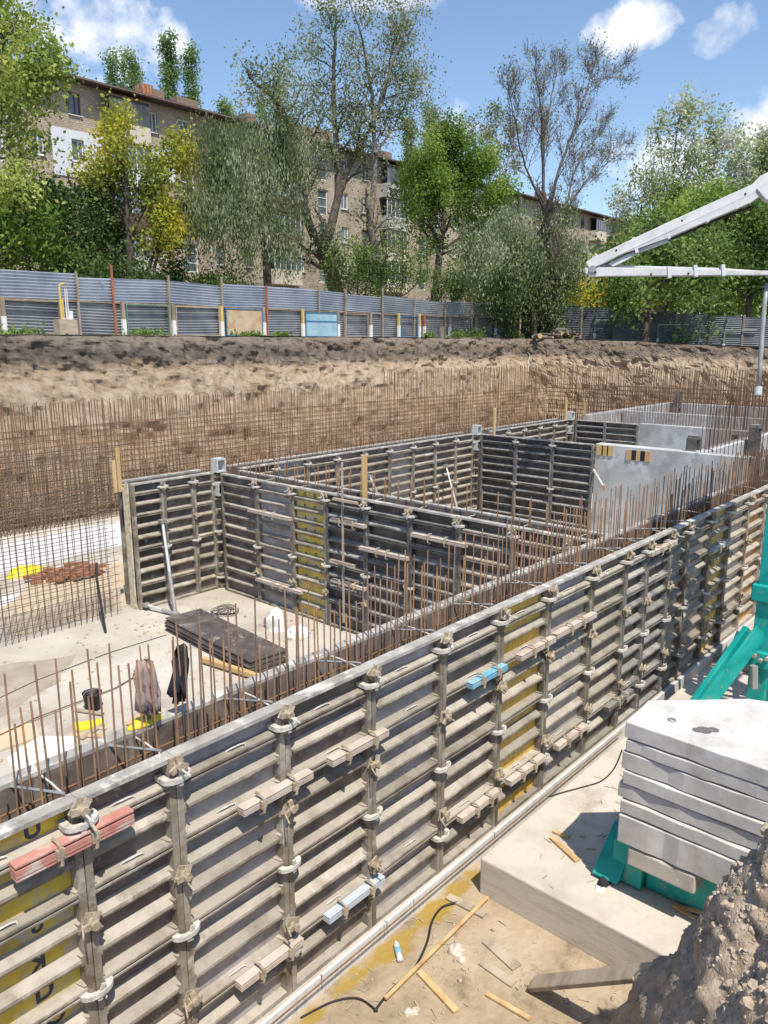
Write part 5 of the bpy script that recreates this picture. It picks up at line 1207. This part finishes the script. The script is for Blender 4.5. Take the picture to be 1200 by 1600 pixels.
    # pale insulated patches
    for (a, c, z0, z1, mk) in ((24.75, 28.2, 10.35, 13.15, 'insul'), (31.0, 33.6, 11.0, 13.2, 'insul')):
        b = MB(); hx = [w for w in wins if a < w[0] and w[1] < c and z0 < w[2] and w[3] < z1 and w[4] == 'win']
        cut = sorted({a, c, *[w[0] for w in hx], *[w[1] for w in hx]})
        for x0_, x1_ in zip(cut[:-1], cut[1:]):
            ww = [w for w in hx if w[0] <= x0_ + 1e-6 and w[1] >= x1_ - 1e-6]
            if ww: b.box(x0_, x1_, YB - .07, YB - .004, z0, ww[0][2] - .07); b.box(x0_, x1_, YB - .07, YB - .004, ww[0][3], z1)
            else: b.box(x0_, x1_, YB - .07, YB - .004, z0, z1)
        b.build('insulation_patch', M[mk], t)
    # roof, eaves, gutter, chimneys
    b = MB(); e = .75
    b.v = [(X0 - .5, YB - e, Z1), (X1 + .5, YB - e, Z1), (X1 + .5, YB + 5.5, Z1 + 1.9), (X0 - .5, YB + 5.5, Z1 + 1.9), (X0 - .5, YB + 11 + e, Z1), (X1 + .5, YB + 11 + e, Z1),
           (X0 - .5, YB - e, Z1 + .2), (X1 + .5, YB - e, Z1 + .2), (X1 + .5, YB + 5.5, Z1 + 2.15), (X0 - .5, YB + 5.5, Z1 + 2.15), (X0 - .5, YB + 11 + e, Z1 + .2), (X1 + .5, YB + 11 + e, Z1 + .2)]
    b.f = [(6, 7, 8, 9), (9, 8, 11, 10), (0, 1, 7, 6), (0, 4, 5, 1), (0, 6, 9, 10, 4), (1, 5, 11, 8, 7), (4, 10, 11, 5)]
    roof = b.build('roof', M['roof'], t)
    MB().tube([(X0, YB - .82, Z1 + .05), (X1, YB - .82, Z1 + .05)], .09, 6).build('gutter', M['balc_dark'], t)
    for (px, w_, h, mk) in ((230, 1.0, 1.0, 'rusty_tin'), (246, 1.1, .75, 'chimney'), (290, 2.2, .7, 'chimney'), (388, 1.2, .9, 'chimney'), (500, 2.6, 1.3, 'chimney'), (470, 1.0, 1.1, 'chimney'), (600, 1.6, .8, 'chimney'), (788, 1.4, 1.2, 'chimney'), (850, 1.4, 1.2, 'chimney')):
        x = onY(px, 200, YB + 1).x; w_ *= .8; MB().box(x - w_ / 2, x + w_ / 2, YB + .6, YB + 1.6, Z1 + .3, Z1 + .55 + h * .75).build('chimney', M[mk], roof)
    for x in (23.0, 36.3, 49.5, 58.2, 72): MB().tube([(x, YB - .12, .4), (x, YB - .12, Z1), (x, YB - .8, Z1 + .05)], .06, 6).build('downpipe', M['balc_grey'], t)
apartment()

# ------------------------------------------------------------------ trees
def leaves_mesh(name, P, D, size, mat, seed, elong=1.6, droop=0.0):
    rs = np.random.RandomState(seed); n = len(P); P = np.asarray(P, float)
    u = rs.normal(size=(n, 3)); u /= np.linalg.norm(u, axis=1)[:, None]
    if droop: u = u * (1 - droop) + np.array([0, 0, -1.0]) * droop; u /= np.linalg.norm(u, axis=1)[:, None]
    w = rs.normal(size=(n, 3)); v = np.cross(u, w); v /= np.linalg.norm(v, axis=1)[:, None] + 1e-9
    s = size * rs.uniform(.6, 1.35, n)[:, None]
    a = u * s * elong * .5; b = v * s * .5
    V = np.stack([P - a, P + b * .9 - a * .1, P + a, P - b * .9 - a * .1], axis=1).reshape(-1, 3)
    me = bpy.data.meshes.new(name); me.vertices.add(4 * n); me.vertices.foreach_set('co', V.ravel())
    me.loops.add(4 * n); me.loops.foreach_set('vertex_index', np.arange(4 * n, dtype=np.int32))
    me.polygons.add(n); me.polygons.foreach_set('loop_start', np.arange(0, 4 * n, 4, dtype=np.int32))
    at = me.attributes.new('tint', 'FLOAT', 'FACE')
    cl_ = np.array([mnoise.noise(Vector(p) * .45 + Vector((seed, 0, 0))) for p in P]) * .95 + .5
    at.data.foreach_set('value', np.clip(cl_ + rs.normal(0, .13, n), 0, 1).astype(np.float32))
    me.materials.append(mat); me.update(calc_edges=True); me.validate(); return me

def tree(name, label, cat, mains, leaf, nleaf, lsize=.16, lev=3, twig=.5, spread=.35, droop=0.0, leafdroop=0.0, seed=1, bark='bark', clen=2.6, nchild=7, start=.35, group=None, up=.25, elong=1.6, tint=None, ang=.8, tip=.018):
    """mains: list of (points, r0, r1): limb centre lines in metres. Side branches grow from them and carry the leaves."""
    rr = random.Random(seed); b = MB(); tips = []
    def grow(p, d, L_, r, k):
        n = 4; pts = [p]; q = p.copy(); dd = d.normalized()
        for i in range(n):
            dd = (dd + Vector((rr.gauss(0, .16), rr.gauss(0, .16), rr.gauss(0, .12) + (up if k > 1 else up * .3) * .3 - droop * (.32 if k <= 1 else .12)))).normalized()
            q = q + dd * (L_ / n); pts.append(q.copy())
        b.tube(pts, [max(tip * .5, r * (1 - .75 * i / n)) for i in range(n + 1)], 5 if k > 1 else 3, False)
        if k <= 1:
            for i in range(1, n + 1): tips.append((pts[i], .5 + .5 * i / n))
            return
        for c in range(nchild if k > 2 else max(3, nchild - 2)):
            f = rr.uniform(.2, 1); i = min(n - 1, int(f * n)); q0 = pts[i].lerp(pts[i+1], f * n - i)
            nd = (pts[i+1] - pts[i]).normalized(); ax = nd.orthogonal().normalized(); ax.rotate(Matrix.Rotation(rr.uniform(0, 6.28), 3, nd)); nd = (nd * math.cos(ang) + ax * math.sin(ang) * rr.uniform(.7, 1.2))
            grow(q0, nd, L_ * rr.uniform(.4, .7), r * .5, k - 1)
    trunk_first = None
    for pts, r0, r1 in mains:
        pts = [Vector(p) for p in pts]; fine = []
        for i in range(len(pts) - 1):
            p0, p1, p2, p3 = pts[max(i-1, 0)], pts[i], pts[i+1], pts[min(i+2, len(pts)-1)]
            for k in range(5):
                s = k / 5; fine.append(.5 * ((2*p1) + (p2-p0)*s + (2*p0-5*p1+4*p2-p3)*s*s + (3*p1-p0-3*p2+p3)*s**3) + Vector((rr.gauss(0, .03), rr.gauss(0, .03), 0)))
        fine.append(pts[-1]); m = len(fine)
        b.tube(fine, [r0 + (r1 - r0) * i / (m - 1) for i in range(m)], 8, False)
        length = sum((fine[i+1] - fine[i]).length for i in range(m - 1)); cnt = max(4, int(length * (1 - start) * twig * 3))
        for c in range(cnt):
            f = start + (1 - start) * (c + rr.random()) / cnt; i = min(m - 2, int(f * (m - 1))); q0 = fine[i].lerp(fine[i+1], f * (m - 1) - i)
            nd = (fine[i+1] - fine[i]).normalized(); ax = nd.orthogonal().normalized(); ax.rotate(Matrix.Rotation(rr.uniform(0, 6.28), 3, nd)); nd = nd * math.cos(ang * 1.15) + ax * math.sin(ang * 1.15)
            grow(q0, nd, clen * (1.15 - .55 * f) * rr.uniform(.6, 1.25), max(.02, (r0 + (r1 - r0) * f) * .42), lev - 1)
        grow(fine[-1], fine[-1] - fine[-2], clen * .6, r1, lev - 1)
    t = thing(name, label, cat, mains[0][0][0], 0, group)
    off = Vector(mains[0][0][0]); b.v = [(v[0] - off.x, v[1] - off.y, v[2] - off.z) for v in b.v]
    b.build('trunk', M[bark], t, True)
    if nleaf and tips:
        P = []
        for k in range(int(nleaf * 1.55)):
            p, w_ = rr.choice(tips); P.append((p.x + rr.gauss(0, spread) - off.x, p.y + rr.gauss(0, spread) - off.y, p.z + rr.gauss(0, spread) - off.z - (abs(rr.gauss(0, spread * 3)) if droop > .4 else 0)))
        me = leaves_mesh('crown', P, None, lsize * .72, LM[leaf], seed, elong, leafdroop)
        link('crown', me, t)
    return t
def L3(Y, *pts, dy=()):
    out = []
    for i, (x, y) in enumerate(pts): out.append(onY(x, y, Y + (dy[i] if i < len(dy) else 0)))
    return out
G = 'trees behind the metal fence'
# central two-stemmed old willow poplar
tree('old_poplar', 'tall old poplar with forked dark limbs and thin silvery leaves before the block', 'tree',
     [(L3(38, (527, 470), (515, 420), (503, 395)), .52, .44),
      (L3(38, (503, 395), (480, 340), (468, 270), (455, 205), (430, 155), (400, 132), dy=(0, -.5, -1, -1.5, -2, -2.5)), .32, .09),
      (L3(38, (505, 392), (528, 310), (525, 220), (521, 130), (524, 40), dy=(0, .3, .5, .8, 1)), .32, .07),
      (L3(38, (528, 310), (548, 255), (575, 205), (600, 150), (610, 90), dy=(.3, 0, -.5, -.8, -1)), .22, .06)],
     'silver', 10000, .15, 3, .62, .42, .25, .3, 5, 'bark', 3.3, 6, .28, G, .2)
tree('slender_poplar', 'slim poplar with bare upper twigs beside the forked old poplar', 'tree',
     [(L3(36.5, (598, 475), (588, 420), (578, 345)), .30, .24), (L3(36.5, (578, 345), (586, 250), (582, 160), (575, 110), (560, 40), dy=(0, .3, .5, .3, 0)), .20, .05), (L3(36.5, (583, 190), (610, 110), (630, 50), (640, 20), dy=(0, -.5, -1, -1)), .11, .03), (L3(36.5, (586, 240), (620, 190), (645, 140), dy=(0, .5, 1)), .09, .03)],
     'olive', 4800, .15, 3, .62, .40, .1, .2, 8, 'bark_grey', 2.9, 6, .2, G, .3)
tree('weeping_willow', 'weeping silver willow hanging in a curtain before the brick block', 'tree',
     [(L3(35.6, (420, 470), (415, 400), (405, 330), (392, 265), (385, 225)), .26, .10), (L3(35.6, (420, 330), (370, 260), (345, 215), dy=(0, -.5, -.8)), .14, .06), (L3(35.6, (420, 320), (442, 260), (446, 230), dy=(0, .5, .8)), .13, .06), (L3(35.6, (422, 380), (360, 320), (330, 300), dy=(0, -.4, -.8)), .12, .05)],
     'silver', 21000, .105, 3, 1.0, .36, 1.0, .75, 13, 'bark', 2.3, 7, .3, G, .1, 2.6)
tree('lime_tree', 'dense bright green lime tree standing behind the fence', 'tree',
     [(L3(37.5, (678, 480), (684, 420), (692, 350), (700, 260), (702, 225)), .34, .06), (L3(37.5, (690, 370), (725, 310), (745, 270), dy=(0, -.8, -1.2)), .14, .05), (L3(37.5, (688, 380), (662, 330), (655, 290), dy=(0, .5, 1)), .13, .05), (L3(37.5, (694, 330), (672, 285), (670, 262)), .10, .04), (L3(37.5, (690, 390), (750, 350), (775, 320), dy=(0, -.5, -1)), .12, .05)],
     'bright', 20000, .19, 3, 1.15, .36, 0, .1, 21, 'bark', 2.7, 6, .3, G, .4)
tree('yellow_maple', 'yellow green maple with golden side in front of the brick block', 'tree',
     [(L3(37, (205, 470), (204, 400), (200, 350), (196, 290), (192, 240), (190, 210)), .24, .05), (L3(37, (202, 370), (235, 310), (262, 275), (275, 250), dy=(0, -.5, -.8, -1)), .12, .04), (L3(37, (200, 350), (178, 315), (174, 295), dy=(0, .5, .8)), .10, .04), (L3(37, (228, 470), (232, 420), (250, 370), (285, 330), dy=(0, -.3, -.5, -.8)), .14, .04)],
     'yellow', 5600, .19, 3, .55, .36, 0, .1, 31, 'bark', 2.1, 6, .34, G, .25)
tree('maple_sapling', 'small golden leaved maple under the yellow green one', 'tree',
     [(L3(36.4, (240, 470), (243, 420), (250, 370), (256, 340)), .12, .03), (L3(36.4, (245, 400), (270, 365), (282, 350)), .07, .03)],
     'yellow', 2000, .18, 3, .8, .32, 0, .1, 33, 'bark', 1.3, 6, .35, G, .25)
tree('spreading_tree', 'big light green tree whose crown overhangs the near end of the fence', 'tree',
     [(L3(36, (-90, 500), (-80, 400), (-60, 280), (-50, 150), (-40, 30)), .45, .12), (L3(36, (-65, 300), (-20, 200), (25, 140), (55, 118), dy=(0, -1, -1.5, -2)), .2, .05), (L3(36, (-55, 220), (-25, 120), (10, 60), dy=(0, -1, -1)), .18, .05), (L3(36, (-75, 360), (-35, 310), (0, 285), dy=(0, -1, -1.5)), .17, .05), (L3(36, (-40, 120), (-25, 40), (-10, -10)), .12, .04)],
     'light', 10500, .19, 3, .75, .38, .15, .2, 41, 'bark', 2.1, 6, .15, G, .2)
tree('dark_shrub_tree', 'dark leafy understorey tree by the fence below the pale panel wall', 'tree',
     [(L3(39, (80, 470), (85, 420), (95, 370), (100, 335)), .16, .05), (L3(39, (85, 420), (125, 370), (140, 330)), .08, .03), (L3(39, (84, 420), (40, 380), (20, 360)), .08, .03), (L3(39, (140, 470), (150, 420), (165, 370)), .09, .03)],
     'dark', 8500, .19, 3, 1.0, .40, .1, .1, 47, 'bark', 2.2, 6, .2, G, .2)
tree('low_green_tree', 'low bright green bush tree at the start of the fence', 'tree',
     [(L3(35.5, (-20, 470), (-10, 420), (10, 380), (20, 350)), .14, .05), (L3(35.5, (-10, 420), (40, 380), (60, 365)), .08, .03)],
     'bright', 3800, .19, 3, 1.0, .40, .2, .1, 49, 'bark', 2.0, 6, .2, G, .2)
for k, (x, w_, top, lf, lab) in enumerate(((130, 40, 400, 'mid', 'green shrub behind the fence under the dark leafy tree'), (195, 35, 405, 'dark', 'dark shrub behind the fence at the maple foot'), (285, 40, 400, 'dark', 'dark ivy green shrub under the stairwell windows'), (345, 35, 420, 'mid', 'green shrub behind the fence below the weeping willow'), (555, 40, 360, 'mid', 'leafy shrub between the two poplar trunks'), (625, 45, 345, 'mid', 'tall leafy shrub between the slim poplar and the lime'), (760, 50, 390, 'dark', 'dark shrub beside the lime tree'), (720, 40, 430, 'mid', 'green shrub at the lime tree foot'))):
    tree('shrub', lab, 'shrub', [(L3(35.2 + k % 3, (x, 475), (x + 4, (475 + top) / 2 + 30), (x + R.uniform(-8, 8), top + 40)), .07, .03), (L3(35.2 + k % 3, (x + 2, 465), (x + w_ * .6, 440), (x + w_ * .8, top + 60)), .05, .02), (L3(35.2 + k % 3, (x - 2, 465), (x - w_ * .6, 440), (x - w_ * .8, top + 55)), .05, .02)], lf, 2600 if k not in (2, 6) else 3600, .16, 3, 1.2, .34, .1, .1, 60 + k, 'bark', 1.4, 6, .15, 'shrubs behind the fence', .2)
# bare tree group at the fence corner
tree('bare_tree', 'tall half bare tree with many purplish twigs at the fence corner', 'tree',
     [(L3(29.3, (868, 536), (866, 440), (858, 380), (850, 320)), 0.24, 0.168), (L3(29.3, (850, 320), (848, 240), (845, 170), (836, 110)), 0.12, 0.021), (L3(29.3, (850, 300), (850, 220), (862, 150), (872, 105), dy=(0, .3, .6, .8)), 0.09, 0.021), (L3(29.3, (855, 340), (872, 270), (900, 190), (920, 130), (928, 100), dy=(0, -.5, -.8, -1, -1)), 0.12, 0.028), (L3(29.3, (918, 140), (935, 126), (955, 120), (975, 124)), 0.04, 0.014), (L3(29.3, (862, 400), (885, 320), (905, 250), (945, 200), dy=(0, .5, .8, 1)), 0.09, 0.021), (L3(29.3, (852, 330), (820, 260), (805, 190), (795, 140), dy=(0, -.3, -.6, -.6)), 0.08, 0.021), (L3(29.3, (888, 320), (930, 270), (975, 235)), 0.05, 0.014)],
     'olive', 3000, .14, 4, .70, .30, .05, .1, 71, 'bark_purple', 2.0, 7, .2, G, .6, tip=.017, ang=.60)
tree('drooping_willow', 'drooping grey green willow mass around the bare tree foot', 'tree',
     [(L3(29.8, (836, 536), (828, 450), (818, 390), (815, 350)), .24, .08), (L3(29.8, (816, 430), (770, 385), (750, 365), dy=(0, -.3, -.5)), .1, .04), (L3(29.8, (818, 400), (855, 355), (870, 340), dy=(0, .3, .5)), .1, .04), (L3(29.8, (816, 420), (790, 370), (785, 345)), .09, .04), (L3(29.8, (818, 440), (870, 400), (890, 390)), .09, .04)],
     'silver', 12000, .13, 3, 1.2, .34, .8, .6, 73, 'bark', 2.3, 7, .2, G, .1, 2.4)
tree('dark_willow', 'dark green willow bush hanging over the corner of the fence', 'tree',
     [(L3(30.0, (850, 536), (842, 460), (835, 420)), .16, .06), (L3(30.0, (831, 470), (800, 430), (790, 415)), .08, .03), (L3(30.0, (831, 470), (865, 435), (875, 425)), .08, .03)],
     'dark', 7500, .15, 3, 1.4, .38, .6, .4, 75, 'bark', 1.9, 7, .1, G, .1, 2.0)
tree('thin_poplar', 'thin pale leaved tree between the lime and the bare tree', 'tree',
     [(L3(40, (775, 490), (772, 400), (766, 310), (765, 240), (768, 190)), .18, .03), (L3(40, (768, 320), (745, 260), (738, 210)), .08, .02), (L3(40, (768, 330), (790, 270), (798, 210)), .08, .02)],
     'olive', 2600, .19, 3, .55, .34, 0, .1, 77, 'bark_grey', 1.8, 5, .4, G, .3)
# far right masses
for k, (x, Y, top, lf, n_, lab) in enumerate(((1010, 33.0, 395, 'mid', 6500, 'green tree with dark trunk standing just inside the end fence'),
                                             (1085, 40, 330, 'bright', 9000, 'bright green maple behind the end fence under the boom'),
                                             (1165, 38, 340, 'mid', 9000, 'mid green tree behind the end fence near the pump hose'),
                                             (1255, 38, 320, 'mid', 7000, 'mid green tree beyond the frame behind the end fence'),
                                             (1040, 52, 320, 'light', 6500, 'light green tree rising behind the pump boom'))):
    bx = x - (0 if k else 4); dpt = [60, 62, 60, 58, 75][k]
    base = atd(bx, 535, dpt); base.z = -.5
    if k == 0: dpt = 52.5; base = atd(1008, 540, dpt); base.z = -.6
    h = atd(bx, top, dpt).z + .6; sgn = RT
    mains = [([base, base + Vector((.1, .1, h * .4)), base + Vector((-.1, .2, h * .75)), base + Vector((.1, 0, h * .92))], .30, .06)]
    for s, f, o_ in ((-1, .35, 2.6), (1, .38, 2.8), (-1, .55, 2.0), (1, .6, 2.1)):
        q = base + Vector((0, 0, h * f)); mains.append(([q, q + sgn * (s * o_ * .6) + Vector((0, 0, h * .12)) + FH * R.uniform(-1, 1), q + sgn * (s * o_) + Vector((0, 0, h * .26)) + FH * R.uniform(-1.5, 1.5)], .12, .04))
    tree('leafy_tree', lab, 'tree', mains, lf, n_, .26, 3, .8, .55, 0, .1, 80 + k, 'bark', 3.0, 6, .25, 'trees behind the end fence', .3)
for k, (x, top, dpt, n_, lf, lab) in enumerate(((1035, 185, 80, 2600, 'pale', 'tall thin tree with pale young leaves against the sky'), (1095, 225, 80, 3600, 'pale', 'pale leafing tree between the thin one and the blossoming one'), (1165, 240, 75, 6500, 'pale', 'pale blossoming tree above the boom elbow'), (1215, 215, 78, 6500, 'pale', 'whitish blossoming tree at the frame edge'), (990, 300, 84, 2600, 'pale', 'small pale tree beside the far end of the block'))):
    base = atd(x, 535, dpt); base.z = -.4; h = atd(x, top, dpt).z + .4
    mains = [([base, base + Vector((.2, .1, h * .4)), base + Vector((-.1, .2, h * .8)), base + Vector((.1, 0, h * .97))], .26, .03)]
    for s, f, o_ in ((-1, .4, 2.6), (1, .42, 2.8), (-1, .58, 2.2), (1, .64, 2.0)):
        q = base + Vector((0, 0, h * f)); mains.append(([q, q + RT * (s * o_ * .5) + Vector((0, 0, h * .14)), q + RT * (s * o_) + Vector((0, 0, h * .30)) + FH * R.uniform(-1, 1)], .10, .03))
    tree('blossoming_tree', lab, 'tree', mains, lf, n_, .30, 3, .5, .5, 0, .1, 90 + k, 'bark_grey', 2.6, 5, .3, 'pale trees beyond the end fence', .4)
for k, (x, top, dpt, n_, lab) in enumerate(((945, 440, 62, 3600, 'golden yellow bush behind the end fence below the boom tip'), (978, 375, 66, 4600, 'taller golden yellow tree behind the boom joint'))):
    base = atd(x, 530, dpt); base.z = -.2; h = atd(x, top, dpt).z + .2
    mains = [([base, base + Vector((0, 0, h * .6)), base + Vector((.1, 0, h * .85))], .12, .04)]
    for s, f in ((-1, .2), (1, .25), (-1, .45), (1, .5)): q = base + Vector((0, 0, h * f)); mains.append(([q, q + RT * s * 1.2 + Vector((0, 0, h * .15)), q + RT * s * 1.9 + Vector((0, 0, h * .25))], .07, .03))
    tree('golden_bush', lab, 'bush', mains, ['gold', 'yellow'][k], n_, .24, 3, 1.0, .45, 0, .1, 100 + k, 'bark', 1.8, 6, .15, 'golden bushes behind the end fence', .3)
# Lombardy poplars and crowns rising behind the block
for k, (x, top, dpt, wd, lab) in enumerate(((285, 98, 88, .7, 'columnar poplar behind the roof, taller of the close pair'), (320, 102, 90, .7, 'columnar poplar behind the roof, slimmer of the close pair'), (205, 118, 86, 1.5, 'broad poplar crown behind the rusty chimney'), (238, 128, 86, 1.3, 'rounded green crown behind the brick chimneys'), (120, 105, 90, 1.8, 'green crown behind the roof near the light green tree'), (668, 195, 110, 1.1, 'columnar poplar pair behind the roof above the lime tree'), (640, 205, 112, 1.1, 'feathery poplar behind the roof beside the slim poplar'), (372, 185, 90, 1.4, 'green crown behind the roof above the weeping willow'), (440, 170, 92, 2.4, 'green crown behind the roof between the old poplar limbs'))):
    base = atd(x, 530, dpt); base.z = .2; h = atd(x, top, dpt).z
    mains = [([base, base + Vector((0, 0, h * .5)), base + Vector((.1, .1, h * .97))], .35, .04)]
    for q_ in range(10):
        a = R.uniform(0, 6.28); f = R.uniform(.35, .8); q = base + Vector((0, 0, h * f)); d = Vector((math.cos(a), math.sin(a), 0)) * wd; mains.append(([q, q + d * .6 + Vector((0, 0, h * .08)), q + d * .8 + Vector((0, 0, h * .2))], .09, .03))
    tree('lombardy_poplar', lab, 'tree', mains, 'poplar', 5200, .24, 2, .5, .38, 0, .1, 110 + k, 'bark', 1.0 if wd < 1.5 else 1.6, 5, .4, 'poplars behind the block', .9, ang=.4)
# grass tufts on the bank edge
def tuft(px, py, w_, h, label):
    p = onY(px, py, 30.0); rs = np.random.RandomState(int(px)); n = 420
    P = np.stack([rs.normal(0, w_, n), rs.normal(0, w_ * .6, n), np.abs(rs.normal(0, h, n))], axis=1)
    me = leaves_mesh('leaves', P, None, .10, LM['mid'], int(px), 2.2, 0)
    o = link('weed_tuft', me, None, (p.x, p.y, .2)); tag(o, label, 'weeds', 'weed tufts on the bank edge')
for px, py, w_, h, lab in ((670, 534, .18, .2, 'small weed tuft below the pale split stump'), (716, 536, .28, .25, 'weed clump between the two stumps'), (744, 534, .35, .35, 'biggest bright weed clump beside the broad stump'), (805, 525, .35, .22, 'weed clump under the fence corner'), (440, 524, .2, .12, 'thin weeds before the faded board'), (390, 528, .4, .12, 'low weeds along the fence by the faded board'), (230, 517, .5, .16, 'low weeds at the green framed fence panel'), (25, 517, .5, .14, 'low weeds at the near end of the fence')): tuft(px, py, w_, h, lab)

def splinters():
    b = MB(); rr = random.Random(41)
    for k in range(130):
        x = rr.uniform(2.5, 6.4); y = rr.uniform(2.2, 4.7); a = rr.uniform(0, 6.3); L_ = rr.uniform(.02, .13); z = ZG + .006
        b.beam((x, y, z), (x + L_ * math.cos(a), y + L_ * math.sin(a), z + rr.uniform(0, .015)), rr.uniform(.004, .014), .006)
    for k in range(60):
        x = rr.uniform(6.7, 11); y = rr.uniform(3.0, 4.35); a = rr.uniform(0, 6.3); L_ = rr.uniform(.02, .12); z = FZ + .006
        b.beam((x, y, z), (x + L_ * math.cos(a), y + L_ * math.sin(a), z + rr.uniform(0, .01)), rr.uniform(.004, .012), .006)
    tag(b.build('wood_splinters', M['timber_grey']), 'splinters and shavings of wood strewn by the wall and on the foundation', 'splinters', kind='stuff')
splinters()
def raft_litter():
    b = MB(); rr = random.Random(31)
    for k in range(1500):
        x = rr.uniform(2, 12) if rr.random() < .7 else rr.uniform(12, 22); y = rr.uniform(6, 15.5) if x < 11 or x > 12 else 9
        r = rr.choice((.008, .012, .015, .022, .035)); stone(b, (x, y, ZFLOOR + r * .3), r, rr)
    tag(b.build('gravel', M['rubble']), 'crumbs of concrete and soil scattered over the raft floor', 'gravel', kind='stuff')
raft_litter()
def far_wood():
    rs = np.random.RandomState(77); P = []
    for k in range(26000):
        px = rs.uniform(880, 1750); dep = rs.uniform(66, 92); q = atd(px, 500, dep)
        top = 5.2 + 1.6 * mnoise.noise((q.x * .12, q.y * .12, 0)) + 1.1 * mnoise.noise((q.x * .5, q.y * .5, 3)) + (1.2 if px > 1000 else -1.0)
        z = -.6 + (top + .6) * rs.uniform(0, 1) ** .8; P.append((q.x, q.y, z))
    me = leaves_mesh('far_wood', P, None, .42, LM['mid'], 5, 1.4, 0)
    tag(link('far_wood', me), 'far off green wood closing the view behind the end fence', 'wood', kind='stuff')
far_wood()
for o in scene.objects:
    if o.get('label') and not 4 <= len(o['label'].split()) <= 16: print('LONGLABEL', o.name, o['label'])
